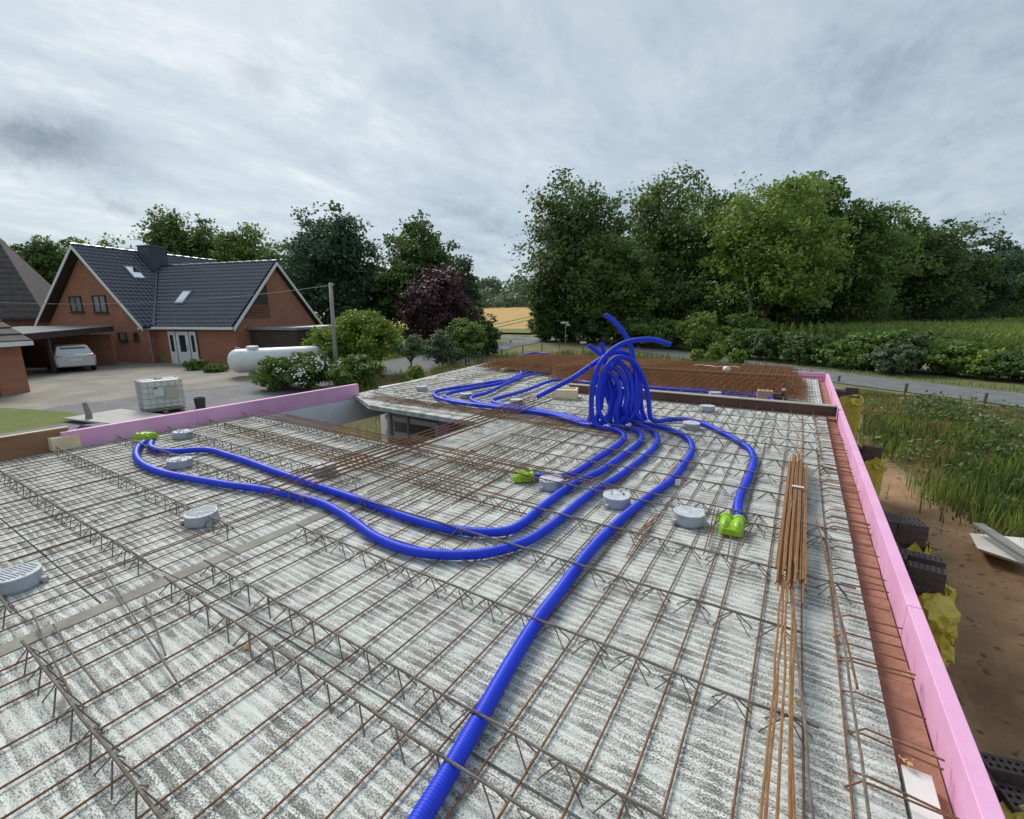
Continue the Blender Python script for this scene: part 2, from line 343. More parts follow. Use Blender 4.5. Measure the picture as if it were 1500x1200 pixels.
sheet('field', [(-130, 62), (-37, 66), (-33, 78), (-60, 215), (-330, 215)], 0.25, M_WHEAT, 6.0, label='ripe golden grain field beyond the trees')

# ------------------------------------------------------------------ the unfinished house under the camera
S = 1.9; GZ = -0.75
M_RUST = mat('rusty_steel', (0.15, 0.072, 0.036), (0.30, 0.15, 0.072), 30, 0.8, 0.5, 400)
M_RUST2 = mat('orange_rust', (0.22, 0.105, 0.04), (0.36, 0.185, 0.07), 14, 0.8, 0.4, 300)
M_GIRD = mat('girder_steel', (0.15, 0.115, 0.09), (0.27, 0.235, 0.20), 18, 0.8, 0.6, 300)
M_PINK = mat('pink_foam', (0.72, 0.36, 0.58), (0.80, 0.44, 0.66), 3.0, 0.75, 0.12, 120, det=8)
M_FOAMW = mat('white_board', (0.66, 0.65, 0.62), (0.74, 0.73, 0.70), 6, 0.8)
M_CLAY = mat('clay_block', (0.27, 0.12, 0.075), (0.38, 0.195, 0.125), 9, 0.9, 0.4, 60)
M_JOINT = mat('mortar_joint', (0.20, 0.19, 0.16), (0.29, 0.275, 0.235), 6, 0.9, 0.3, 60)
M_EDGE = mat('slab_edge', (0.44, 0.44, 0.42), (0.56, 0.56, 0.54), 7, 0.9, 0.2)
M_WALLW = mat('pale_block_wall', (0.72, 0.70, 0.73), (0.80, 0.78, 0.80), 3, 0.9, 0.2)
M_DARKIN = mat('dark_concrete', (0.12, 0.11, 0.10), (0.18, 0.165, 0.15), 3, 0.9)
house = empty('unfinished_house', (-3.5, 5, GZ), 'unfinished single storey house with precast concrete deck and pink foam rim', 'house')
HO = house.location.copy()
def hpart(mb, name, m, parent=None, **k):
    """world-space mesh made a part of the unfinished house (or a sub-part of one of its parts)"""
    o = mb.build(name, m, None, **k); p = parent or house
    o.parent = p; o.matrix_parent_inverse = Matrix.Translation(-HO) if p is house else Matrix.Identity(4)
    return o
# girder meshes are shared per length
GH = 0.084
def girder_mesh(length, seed):
    r = random.Random(seed); mb = MB(); n = int(length / 0.2)
    pts = [(k * 0.2, r.uniform(-.003, .003), GH + r.uniform(-.003, .003)) for k in range(n + 1)]
    mb.tube(pts, 0.0062, 6)
    for k in range(n):
        x = k * 0.2 + 0.1
        for s in (-1, 1):
            for d in (-1, 1):
                mb.tube([(x + d * 0.008, s * 0.006, GH - 0.002), (x + d * (0.084 + r.uniform(-.014, .014)), s * 0.045, -0.006)], 0.0034, 4, False)
    me = mb.mesh('lattice_girder', M_GIRD); return me
GM = {}
def girder(panel, x0, x1, y, along='x', seed=0):
    Lg = round(x1 - x0, 1); key = (Lg, seed % 3)
    if key not in GM: GM[key] = girder_mesh(Lg, seed % 3)
    o = bpy.data.objects.new('lattice_girder', GM[key]); C.objects.link(o)
    if along == 'x': o.location = (x0, y, S); o.rotation_euler = (0, 0, random.uniform(-.006, .006))
    else: o.location = (y, x0, S); o.rotation_euler = (0, 0, math.pi / 2 + random.uniform(-.006, .006))
    o.parent = panel; o.matrix_parent_inverse = Matrix.Identity(4)
    return o
MS = [slab_mat('raked_concrete_a', True, 0.0), slab_mat('raked_concrete_b', True, 3.1), slab_mat('raked_concrete_c', False, 5.3)]
def panel(poly, m, thick=0.06):
    mb = MB().prism(poly, S - thick, S); return hpart(mb, 'slab_panel', m)
XJ = -3.09  # main joint
# right strip of panels (girders along x)
RP = [(-2.6, 1.10), (1.112, 3.66), (3.672, 6.10), (6.112, 8.42)]
gir = {0: (-0.3, 0.38, 0.98), 1: (1.20, 1.80, 2.38, 2.98, 3.56), 2: (3.76, 4.28, 4.80, 5.32, 5.92), 3: (6.26, 6.80, 7.36, 7.92)}
panels = []
for k, (a, b) in enumerate(RP):
    x0 = XJ if b < 7 else -3.95
    x1 = 0.46 if k != 1 else 0.455
    pn = panel([(x0, a), (x1, a), (x1, b), (x0, b)], MS[k % 2]); panels.append(pn)
    for j, y in enumerate(gir[k]): girder(pn, x0 + 0.05 + 0.05 * (j % 2), 0.40 - 0.06 * (j % 3), y, seed=j + k)
# left strip of panels
LP = [(-2.6, 0.72), (0.732, 2.52), (2.532, 3.86)]
gil = {0: (-0.9, -0.2, 0.42), 1: (0.98, 1.56, 2.14), 2: (2.70, 3.22, 3.72)}
for k, (a, b) in enumerate(LP):
    pn = panel([(-7.44, a), (XJ - 0.11, a), (XJ - 0.11, b), (-7.44, b)], MS[(k + 1) % 2]); panels.append(pn)
    for j, y in enumerate(gil[k]): girder(pn, -7.35, XJ - 0.2, y, seed=j + k + 1)
# middle piece right of the opening
pn = panel([(-3.95, 3.872), (XJ - 0.11, 3.872), (XJ - 0.11, 6.10), (-3.95, 6.10)], MS[0])
girder(pn, -3.9, -3.3, 4.9, seed=1); girder(pn, -3.9, -3.3, 5.5, seed=2)
# far panels (girders along y)
def edge_x(y): return -7.55 - (y - 6.05) * 0.175
FP = [[(-3.962, 5.36), (-3.962, 8.42), (-5.9, 8.42), (-5.9, 5.41)], [(-5.912, 5.415), (-5.912, 8.42), (edge_x(8.42), 8.42), (edge_x(6.05), 6.05), (-6.4, 5.44)],
      [(0.45, 8.60), (0.45, 13.0), (-2.0, 13.0), (-2.0, 8.60)], [(-2.012, 8.432), (-2.012, 13.0), (-4.4, 13.0), (-4.4, 8.432)],
      [(-4.412, 8.432), (-4.412, 13.0), (-6.8, 13.0), (-6.8, 8.432)], [(-6.812, 8.432), (-6.812, 13.0), (edge_x(13.0), 13.0), (edge_x(8.432), 8.432)]]
for k, poly in enumerate(FP):
    pn = panel(poly, MS[2]); xs = [p[0] for p in poly]; ys = [p[1] for p in poly]
    x = min(xs) + 0.12
    while x < max(xs) - 0.05:
        y0 = max(min(ys) + 0.06, 5.5 if x > -6.6 else 6.3 + max(0, (-7.4 - x)) * 4.6)
        if max(ys) - y0 > 0.6: girder(pn, y0, max(ys) - 0.1, x, 'y', seed=k)
        x += 0.58
# joints filled with mortar, slightly proud board in the main joint
hpart(MB().box(((XJ - .055), 0.77, S - 0.02), (0.105, 6.7, 0.05)), 'joint_mortar', M_JOINT)
hpart(MB().box(((XJ - .055), 5.13, S - 0.02), (0.105, 1.9, 0.05)), 'joint_mortar', M_JOINT)
hpart(MB().prism([(-3.952, 8.425), (0.45, 8.425), (0.45, 8.595), (-2.02, 8.595), (-2.02, 8.428), (-3.952, 8.428)], S - .05, S - .012), 'joint_mortar', M_JOINT)
# slab lip seen in the opening
hpart(MB().prism([(-3.94, 5.352), (-6.4, 5.432), (-7.5, 6.03), (-7.5, 6.2), (-6.4, 5.6), (-3.94, 5.5)], S - 0.072, S - 0.061), 'slab_edge', M_EDGE)
# outer walls: clay block, with the row of blocks showing along the right edge
bk = MB().box((0, 0, 0), (0.135, 0.365, 0.24)).mesh('brick', M_CLAY)
y = -2.2; k = 0
while y < 13.2:
    o = bpy.data.objects.new('brick', bk); C.objects.link(o); o.location = (0.534 + random.uniform(-.003, .003), y, S - 0.065 - 0.12 + random.uniform(-.006, .004)); o.parent = house; o.matrix_parent_inverse = Matrix.Translation(-HO)
    y += 0.373; k += 1
hpart(MB().box((0.534, 5.4, (S - 0.31 + GZ) / 2 - .02), (0.15, 16, S - 0.31 - GZ - .04)), 'wall', M_CLAY)
hpart(MB().box((-3.6, 13.12, (S - 0.07 + GZ) / 2), (8.2, 0.2, S - 0.07 - GZ)), 'wall', M_CLAY)
# left wall with a tall opening next to the stairwell
hpart(MB().box((-7.58, 1.2, (S - .065 + GZ) / 2), (0.24, 8.4, S - .065 - GZ)), 'wall', M_WALLW)
hpart(MB().box((-7.58, 6.33, S - .30), (0.24, 1.86, 0.46)), 'lintel', M_WALLW)
hpart(MB().box((-8.05, 10.1, (S - .065 + GZ) / 2), (0.24, 5.7, S - .065 - GZ)), 'wall', M_WALLW)
hpart(MB().box((-3.6, -2.7, (S - .07 + GZ) / 2), (8.2, 0.2, S - .07 - GZ)), 'wall', M_CLAY)
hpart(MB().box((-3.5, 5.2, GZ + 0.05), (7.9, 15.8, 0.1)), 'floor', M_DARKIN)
hpart(MB().box((-4.25, 6.0, (S - .07 + GZ) / 2 + .05), (1.1, 0.12, S - .17 - GZ)), 'inner_wall', mat('beige_block', (0.50, 0.44, 0.37), (0.58, 0.52, 0.45), 4, 0.9))
hpart(MB().box((-4.95, 5.85, (S - .07 + GZ) / 2 + .05), (0.22, 0.2, S - .17 - GZ)), 'purple_column', mat('purple_foam', (0.40, 0.22, 0.52), (0.46, 0.27, 0.58), 4, 0.8))
# pink foam rim boards
def boards(p0, p1, h0, h1, t, n):
    p0 = Vector((*p0, 0)); p1 = Vector((*p1, 0)); d = (p1 - p0).normalized(); s = Vector((-d.y, d.x, 0)); Lb = (p1 - p0).length / n
    for k in range(n):
        a = p0 + d * (Lb * k + 0.002); b = p0 + d * (Lb * (k + 1) - 0.002); j = random.uniform(-.0012, .0012)
        mb = MB().hexa([(*(a + s * j).xy, h0), (*(b + s * j).xy, h0), (*(b + s * (t + j)).xy, h0), (*(a + s * (t + j)).xy, h0), (*(a + s * j).xy, h1), (*(b + s * j).xy, h1 + j * .5), (*(b + s * (t + j)).xy, h1 + j * .5), (*(a + s * (t + j)).xy, h1)])
        hpart(mb, 'foam_board', M_PINK, bevel=0.004)
boards((0.612, 13.35), (0.612, -2.4), S - 0.30, S + 0.115, 0.06, 6)
boards((-7.46, 1.66), (-7.47, 6.12), S - 0.06, S + 0.21, 0.08, 3)
boards((-5.3, 13.23), (0.600, 13.23), S - 0.30, S + 0.14, 0.07, 4)
# steel starter hooks bedded in the right slab edge
hk = []
for q in range(3):
    r = random.Random(q); mb = MB()
    mb.tube([(-0.10, r.uniform(-.03, .03), 0.004), (-0.055, 0, 0.034 + q * .004), (0.17, r.uniform(-.02, .02), 0.03 + r.uniform(-.006, .008))], 0.0042, 5); hk.append(mb.mesh('starter_bar', M_RUST))
y = 1.25
while y < 8.3:
    for dbl in range(random.choice((1, 1, 2))):
        pn = panels[min(3, sum(1 for a, b in RP if y > b))]
        o = bpy.data.objects.new('starter_bar', random.choice(hk)); C.objects.link(o); o.location = (0.405 + random.uniform(-.02, .02), y + 0.03 * dbl, S); o.rotation_euler = (0, 0, random.uniform(-.22, .12))
        o.parent = pn; o.matrix_parent_inverse = Matrix.Identity(4)
    y += random.choice((0.09, 0.12, 0.17, 0.2)) if y > 2.2 else 0.22
# white foam strip on the wall top at the lower right
hpart(MB().box((0.515, 1.42, S - 0.035), (0.085, 0.95, 0.05)), 'foam_strip', M_FOAMW, bevel=0.003)
# steel props and white rail in the stairwell
M_PROP = mat('grey_prop', (0.22, 0.21, 0.19), (0.32, 0.31, 0.29), 10, 0.6, metal=0.3)
for k, (x, y) in enumerate(((-6.2, 5.75), (-5.72, 5.7))):
    e_ = empty('steel_prop', (x, y, GZ + .1), 'grey steel prop holding up the slab beside the stair opening', 'prop', 'steel props under the slab')
    MB().tube([(0, 0, 0), (0, 0, 1.5)], 0.035, 10).build('outer_tube', M_PROP, e_); MB().tube([(0, 0, 1.5), (0, 0, S - .07 - GZ - .12)], 0.027, 10).build('inner_tube', M_PROP, e_)
    MB().box((0, 0, S - .07 - GZ - .118), (0.12, 0.12, 0.01)).build('head_plate', M_PROP, e_); MB().box((0, 0, 0.005), (0.12, 0.12, 0.01)).build('foot_plate', M_PROP, e_)
rl = empty('white_trestle', (-5.85, 6.0, GZ + .1), 'white timber trestle standing inside the stair opening', 'trestle')
M_WT = mat('white_timber', (0.62, 0.61, 0.57), (0.72, 0.70, 0.66), 8, 0.8)
for zz in (1.9, 2.2): MB().box((0, 0, zz), (1.5, 0.05, 0.09)).build('rail', M_WT, rl)
for xx in (-.6, .6):
    for s in (-1, 1): MB().hexa([(xx - .03, s * .25 - .03, 0), (xx + .03, s * .25 - .03, 0), (xx + .03, s * .25 + .03, 0), (xx - .03, s * .25 + .03, 0), (xx - .03, s * .05 - .03, 2.25), (xx + .03, s * .05 - .03, 2.25), (xx + .03, s * .05 + .03, 2.25), (xx - .03, s * .05 + .03, 2.25)]).build('leg', M_WT, rl)

# ------------------------------------------------------------------ reinforcing bars laid on the slab
def bar(p0, p1, r=0.0045, m=None, wob=0.004, label=None, group=None, name='reinforcing_bar', seg=None):
    p0 = Vector(p0); p1 = Vector(p1); n = seg or max(2, int((p1 - p0).length / 0.9)); pts = []
    for k in range(n + 1):
        q = p0.lerp(p1, k / n); q.x += random.uniform(-wob, wob); q.y += random.uniform(-wob, wob); pts.append(q)
    o_ = pts[0].copy(); o = MB().tube([q - o_ for q in pts], r, 5).build(name, m or M_RUST); o.location = o_
    tag(o, label, 'reinforcing bar', group); return o
LB1 = 'rusty reinforcing bar laid under the girders on the slab right of the main joint'
LB2 = 'rusty reinforcing bar laid under the girders on the slab left of the main joint'
LB3 = 'rusty reinforcing bar laid across the far slab behind the stair opening'
for X in (-2.94, -2.8, -2.65, -2.38, -2.17, -2.02, -1.86, -1.65, -1.49, -1.3, -1.13, -0.98, -0.80, -0.66, -0.49, -0.33, -0.21, -0.03, 0.17, 0.31):
    y1 = random.choice((5.9, 6.3, 8.3)); bar((X, -0.35, S + .014), (X + random.uniform(-.02, .02), y1, S + .014), label=LB1, group='cross bars right of the joint', r=0.0047)
    if y1 < 8: bar((X + .03, y1 - .5, S + .02), (X + .02 + random.uniform(-.03, .03), 8.35, S + .016), label=LB1, group='cross bars right of the joint')
X = -7.3; i = 0
while X < XJ - .15:
    bar((X, -0.6, S + .014), (X - random.uniform(0, .05), 3.80, S + .014), label=LB2, group='cross bars left of the joint', r=0.0043)
    if i % 5 == 2: bar((X + .04, 0.1 + random.random(), S + .022), (X + .03, 3.78, S + .02), label=LB2, group='cross bars left of the joint')
    X += random.uniform(.12, .155); i += 1
yy = 5.55
while yy < 12.6:
    bar((max(-7.6 if yy > 6.2 else -6.2, edge_x(max(yy, 6.05)) + .1), yy, S + .014), (-4.0 if yy < 8.5 else 0.35, yy + random.uniform(-.03, .03), S + .014), label=LB3, group='cross bars on the far slab')
    yy += 0.2 if yy < 8.5 else 0.34
# extra bars that frame the stair opening
LB4 = 'long extra bar in the bundle running along the stair opening'; LB5 = 'long extra bar in the bundle running past the end of the stair opening'
for k in range(7): bar((-7.2 + random.uniform(0, .8), 3.72 + k * 0.042, S + GH + .012 + .011 * (k % 2)), (-1.75 + random.uniform(-.7, .5), 3.45 + k * 0.06, S + GH + .012 + .011 * (k % 2)), 0.0062, label=LB4, group='opening edge bars')
for k in range(6): bar((-6.6 + random.uniform(-.5, .5), 3.05 + k * 0.07, S + .022), (-2.1 + random.uniform(-.6, .6), 2.95 + k * 0.07, S + .022), 0.006, label=LB4, group='opening edge bars')
for k in range(10): bar((-3.96 + k * 0.05, 2.1 + random.uniform(-.4, .4), S + GH + .03 + .012 * (k % 2)), (-4.0 + k * 0.055, 7.1 + random.uniform(-.6, .9), S + GH + .03 + .012 * (k % 2)), 0.006, label=LB5, group='opening end bars')
for k in range(9): bar((-3.3 + k * 0.12, 2.5 + random.uniform(-.3, .3), S + .024), (-3.35 + k * 0.12, 6.5 + random.uniform(-.5, .5), S + .024), 0.0055, label=LB5, group='opening end bars')
for k in range(9): bar((-7.0 + random.uniform(-.2, .3), 5.62 + k * 0.06 + (.55 if k < 3 else 0), S + .022), (-1.9 + random.uniform(-.4, .4), 5.46 + k * 0.07, S + .022), 0.0058, label='long extra bar lying over the far slab edge behind the stair opening', group='far edge bars')
# loose bars on the left slab, running with the girders
LB6 = 'loose steel bar lying on top of the cross bars at the left slab'
for a, b in (((150, 830), (263, 1005)), ((45, 895), (104, 1017)), ((78, 915), (149, 1015)), ((210, 870), (242, 960)), ((196, 815), (500, 966)), ((232, 758), (352, 812)), ((560, 785), (720, 832))):
    bar(P(*a, S + .03), P(*b, S + .03), 0.0048, M_GIRD, label=LB6, group='loose bars on the left slab')
# long loose bars at the right and the sorted bundle
LB7 = 'long loose orange rusty bar running down from the tied bundle'
for a, b, m_ in (((1148, 838), (1113, 1215), M_RUST2), ((1151, 850), (1120, 1215), M_RUST2), ((1156, 800), (1140, 1215), M_RUST2), ((1160, 780), (1156, 1215), M_RUST2), ((1163, 760), (1162, 1215), M_RUST2), ((1159, 860), (1192, 1215), M_GIRD), ((1196, 760), (1258, 1010), M_RUST), ((1212, 790), (1275, 1215), M_GIRD), ((1170, 632), (1160, 700), M_RUST2), ((1178, 640), (1165, 690), M_RUST2)):
    bar(P(*a, S + GH + .02), P(*b, S + GH + .02), 0.0055, m_, 0.006, LB7, 'long loose bars at the right', seg=8)
LB8 = 'short orange rusty bar in the tied bundle lying near the pink foam rim'
for k in range(30):
    lay = k // 11; kk = k % 11
    a = P(1157 + kk * 2.5 + random.uniform(-1, 1), 672 + random.uniform(-8, 8) + (kk > 7) * 12, S + GH + .02 + lay * .012); b = P(1138 + kk * 4.0 + random.uniform(-3, 3), 832 + random.uniform(-14, 26) + (kk % 3 == 1) * 28, S + GH + .02 + lay * .012)
    bar(a, b, 0.0055, M_RUST2, 0.004, LB8, 'bars of the tied bundle', seg=5)
tag(MB().box(P(1169, 713, S + GH + .062), (0.085, 0.03, 0.006)).build('paper_tag', M_FOAMW), 'white paper tag wrapped on the bundle of rusty bars', 'tag')
# small splice ties next to the green box
for k in range(10): bar(P(918 + k * 4, 812 - k * 6 + random.uniform(-8, 8), S + .03), P(948 + k * 2.5, 768 - k * 2 + random.uniform(-8, 8), S + .035), 0.0035, M_RUST, 0.002, 'short rusty splice bar between the round boxes', 'short splice bars')
for (a, b) in (((1031, 812), (1048, 742)), ((1072, 780), (1065, 822)), ((1038, 800), (1053, 745)), ((1111, 755), (1087, 800))): bar(P(*a, S + .03), P(*b, S + .03), 0.0045, M_RUST, 0.002, 'short rusty bar beside the right green connector', 'short bars by the connector')

# ------------------------------------------------------------------ blue corrugated pipes
M_BLUE = mat('blue_plastic', (0.014, 0.040, 0.58), (0.018, 0.054, 0.66), 5, 0.42, spec=0.28)
def catmull(pts, step):
    pts = [Vector(p) for p in pts]; pts = [pts[0] * 2 - pts[1]] + pts + [pts[-1] * 2 - pts[-2]]; fine = []
    for k in range(1, len(pts) - 2):
        p0, p1, p2, p3 = pts[k - 1:k + 3]
        d01 = max((p1 - p0).length, 1e-4) ** .5; d12 = max((p2 - p1).length, 1e-4) ** .5; d23 = max((p3 - p2).length, 1e-4) ** .5
        m1 = (p2 - p1 + d12 * ((p1 - p0) / d01 - (p2 - p0) / (d01 + d12))); m2 = (p2 - p1 + d12 * ((p3 - p2) / d23 - (p3 - p1) / (d12 + d23)))
        for j in range(24):
            t = j / 24; fine.append((2 * t ** 3 - 3 * t ** 2 + 1) * p1 + (t ** 3 - 2 * t ** 2 + t) * m1 + (-2 * t ** 3 + 3 * t ** 2) * p2 + (t ** 3 - t ** 2) * m2)
    fine.append(pts[-2])
    # smooth then resample
    for _ in range(10): fine = [fine[0]] + [fine[i] * .5 + (fine[i - 1] + fine[i + 1]) * .25 for i in range(1, len(fine) - 1)] + [fine[-1]]
    out = [fine[0]]; acc = 0.0
    for i in range(1, len(fine)):
        a = fine[i - 1]; b = fine[i]; Ls = (b - a).length; pos = step - acc
        while pos < Ls: out.append(a.lerp(b, pos / Ls)); pos += step
        acc = (acc + Ls) % step
    return out
PR = 0.0355
def pipe(wp, label, pitch=0.012, n=16, group=None):
    pts = catmull(wp, pitch / 4); o_ = pts[0].copy()
    rs = [PR * (1, .965, .915, .965)[k % 4] for k in range(len(pts))]
    mb = MB().tube([q - o_ for q in pts], rs, n); o = mb.build('vent_pipe', M_BLUE, smooth=True); o.location = o_
    return tag(o, label, 'pipe', group)
ZP = S + .047
def on(l, z=ZP): return [P(x, y, z) for x, y in l]
BASE = P(905, 622, ZP); BD = (BASE - CAM).dot(FW)
def V_(l): return [D(x, y, BD + dz) for x, y, dz in l]
p1 = on([(600, 1225), (655, 1135), (704, 1050), (748, 972), (790, 905), (822, 863), (865, 806), (911, 760), (953, 726), (982, 705), (1002, 680), (1014, 657), (1005, 640), (980, 629), (953, 622), (930, 615)])
pipe(p1 + V_([(922, 600, -.02), (926, 578, 0.0), (921, 550, .02), (906, 530, .03), (893, 545, .06), (892, 580, .1)]), 'longest blue corrugated pipe running down the slab between round boxes', 0.0125, 16)
p2 = on([(211, 648), (202, 656), (200, 669), (212, 682), (240, 693), (280, 701), (333, 710), (380, 716), (433, 727), (473, 738), (502, 753), (524, 768), (546, 784), (580, 800), (620, 810), (668, 813), (713, 810), (767, 795), (794, 780), (820, 760), (847, 737), (873, 718), (905, 699), (928, 682), (952, 662), (963, 645), (956, 631), (940, 624), (925, 617)])
pipe(p2 + V_([(915, 602, -.05), (919, 577, -.04), (912, 553, -.02), (897, 538, 0), (884, 560, .0), (880, 600, .04)]), 'blue pipe forming the outer bend to the green wall box by the left rim', 0.0155, 14)
p3 = on([(222, 648), (221, 655), (236, 660), (261, 661), (288, 659), (310, 660), (334, 667), (360, 675), (398, 689), (433, 701), (473, 715), (513, 728), (553, 742), (593, 757), (633, 769), (673, 777), (713, 780), (745, 777), (765, 767), (784, 751), (804, 735), (828, 717), (853, 703), (880, 690), (902, 675), (928, 656), (940, 643), (935, 632), (918, 627), (905, 623)])
pipe(p3 + V_([(902, 602, -.08), (908, 578, -.08), (903, 556, -.05), (890, 545, -.02)]), 'blue pipe forming the inner bend to the green wall box by the left rim', 0.0155, 14)
p4 = on([(776, 697), (807, 699), (832, 697), (852, 687), (869, 675), (890, 662), (909, 648), (914, 637), (900, 629), (880, 626)])
pipe(p4 + V_([(870, 618, -.1), (866, 590, -.12), (869, 560, -.14), (877, 536, -.15), (892, 517, -.17), (909, 505, -.18), (928, 499, -.19), (952, 497, -.18), (968, 500, -.16), (982, 505, -.14)]), 'blue pipe from the single green box, its free end bowing right above the cluster', 0.0155, 14)
p5 = on([(1082, 758), (1081, 741), (1085, 724), (1092, 709), (1100, 691), (1104, 672), (1097, 657), (1079, 645), (1055, 632), (1028, 620), (1005, 614.5), (980, 615), (962, 617)])
pipe(p5 + V_([(953, 612, .1), (951, 598, .1), (948, 572, .08), (941, 551, .05), (931, 533, 0), (916, 524, -.04), (901, 525, -.07), (888, 538, -.09), (880, 557, -.1), (876, 585, -.1), (878, 604, -.1), (888, 620, -.08)]), 'blue pipe arching over the cluster and curving right to the double green box', 0.0155, 14)
# pipes of the left loops
pl = [[(862, 618), (803, 604), (766, 600), (725, 596), (683, 592), (655, 587), (638, 581), (637, 575), (650, 571), (690, 565), (720, 560), (748, 556), (763, 550), (760, 541), (752, 534), (754, 527), (766, 521), (785, 517), (801, 518)],
      [(870, 622), (810, 608), (770, 602), (727, 597), (690, 592), (662, 586), (652, 580), (662, 575), (700, 568), (735, 561), (765, 548), (800, 541), (812, 541)],
      [(878, 621), (812, 606), (772, 599.5), (740, 596), (706, 592), (691, 586), (693, 581), (712, 576), (738, 564), (766, 552), (795, 545), (815, 543)],
      [(886, 619), (816, 606), (780, 599), (750, 595), (727, 591), (721, 587), (730, 583), (757, 576), (783, 567), (801, 560), (820, 556), (840, 557), (865, 561), (900, 563), (937, 566), (973, 569), (1016, 572), (1060, 575), (1100, 578), (1125, 583), (1134, 588)]]
plab = ['blue pipe in the widest left loop with a kinked end by the steel mats', 'blue pipe in the second left loop round a grey box', 'blue pipe in the third left loop between two grey boxes', 'blue pipe in the tightest left loop that runs on behind the steel beam']
rise = [[(866, 600, .0), (868, 570, 0), (876, 550, .02)], [(877, 602, .02), (884, 574, .04), (886, 550, .05)], [(892, 604, .04), (896, 580, .05), (890, 556, .08)], [(897, 604, .06), (900, 580, .1), (906, 552, .12)]]
for l, lab, r_ in zip(pl, plab, rise):
    k = pl.index(l); pipe(V_(r_[::-1]) + on(l, ZP + .016 + .004 * k), lab, 0.03, 10)
pipe(V_([(886, 461, .12), (899, 470, .12), (913, 487, .11), (923, 506, .1), (928, 526, .08), (931, 552, .06), (931, 577, .05), (929, 602, .05), (940, 618, .1)]), 'blue pipe standing tallest in the cluster with its open end leaning left', 0.022, 12)
pipe(V_([(862, 506, .2), (875, 515, .2), (884, 526, .18), (889, 548, .15), (889, 578, .12), (900, 606, .1), (915, 620, .08)]), 'short blue pipe end poking up left out of the cluster', 0.022, 12)
pipe(V_([(881, 502, .28), (884, 515, .28), (888, 530, .25), (893, 556, .2), (905, 590, .12), (919, 616, .06)]), 'short blue pipe end standing upright in the cluster', 0.022, 12)
pipe(V_([(786, 582, -.2), (813, 568, -.2), (835, 556, -.15), (852, 545, -.1), (868, 534, -.05), (884, 524, .02), (903, 516, .1), (920, 520, .15), (934, 540, .18), (938, 570, .2), (940, 600, .2), (946, 616, .2)]), 'blue pipe drooping out of the cluster to the left with a free end', 0.022, 12)
pipe(V_([(905, 512, .2), (920, 522, .16), (932, 548, .1), (936, 580, .1), (933, 604, .12), (940, 617, .16)]), 'blue pipe ending inside the top of the cluster', 0.024, 12)
pipe(V_([(898, 536, .06), (911, 548, .02), (919, 570, .0), (921, 595, .0), (910, 617, .02), (898, 622, .05), (893, 612, .1), (898, 585, .15), (895, 560, .2)]), 'blue pipe bent in a tight loop at the middle of the cluster', 0.024, 12)
pipe(V_([(903, 530, .12), (918, 540, .1), (929, 565, .08), (930, 595, .06), (922, 615, .05), (912, 619, .08), (908, 600, .15), (912, 570, .2)]), 'blue pipe bent in a narrow loop behind the middle of the cluster', 0.024, 12)
# cage of bars round the pipes
LC = 'thin upright bar of the cage around the pipe cluster'
for x, yt, yb, dz in ((864, 512, 624, -.16), (935, 506, 582, .35), (868, 510, 600, .3), (924, 512, 608, .0)):
    bar(D(x, yt, BD + dz), D(x - 1, yb, BD + dz), 0.005, M_RUST, 0.002, LC, 'upright cage bars')
bar(D(860, 548, BD - .16), D(926, 544, BD), 0.004, M_RUST, 0.002, 'thin level bar tied across the pipe cluster cage')
bar(D(926, 544, BD), D(936, 543, BD + .35), 0.004, M_RUST, 0.002, 'short level bar at the right side of the pipe cluster cage')

# green connectors
M_GREEN = mat('green_plastic', (0.25, 0.46, 0.012), (0.31, 0.54, 0.02), 8, 0.4, spec=0.5)
def connector(p, yaw, label, twin=True, sc=1.0):
    e_ = empty('green_connector', p, label, 'connector'); e_.rotation_euler = (0, 0, yaw); e_.scale = (sc, sc, sc)
    xs = (-.042, .042) if twin else (0,)
    hull = MB(); wdt = .088 if twin else .05
    prof = [(-.10, .004, .066), (-.06, .004, .088), (0.0, .004, .092), (.05, .004, .09), (.075, .004, .086)]
    for k in range(len(prof) - 1):
        (y0, b0, t0), (y1, b1, t1) = prof[k], prof[k + 1]; w0 = wdt * (0.72 if k == 0 else 0.95); w1 = wdt * .95
        hull.hexa([(-w0, y0, b0), (w0, y0, b0), (w1, y1, b1), (-w1, y1, b1), (-w0 * .9, y0, t0 * .8), (w0 * .9, y0, t0 * .8), (w1 * .9, y1, t1 * .8), (-w1 * .9, y1, t1 * .8)])
    hull.build('body', M_GREEN, e_, bevel=0.006)
    for x in xs:
        MB().tube([(x, -.085, .045), (x, -.04, .05), (x, .02, .05), (x, .075, .05)], [.022, .038, .043, .043], 14).build('shell', M_GREEN, e_, smooth=True)
        MB().tube([(x, .07, .05), (x, .075, .05), (x, .10, .05), (x, .105, .05)], [.046, .05, .05, .046], 16).build('collar', M_GREEN, e_, smooth=True)
        MB().box((x, -.02, .092), (.006, .1, .008)).build('rib', M_GREEN, e_)
    for s in (-1, 1): MB().box((s * (wdt + .012), .06, .06), (.035, .03, .012)).build('lug', M_GREEN, e_)
    return e_
connector(P(1071, 778, S + .012), math.radians(4), 'bright green twin pipe connector with one blue pipe beside the bar bundle')
connector(P(766, 703, S + .012), math.radians(-52), 'bright green pipe connector at the end of a short blue pipe by the opening', True, .95)
connector(P(216, 643, S + .02), math.radians(195), 'bright green twin connector where two blue pipes end by the left rim')

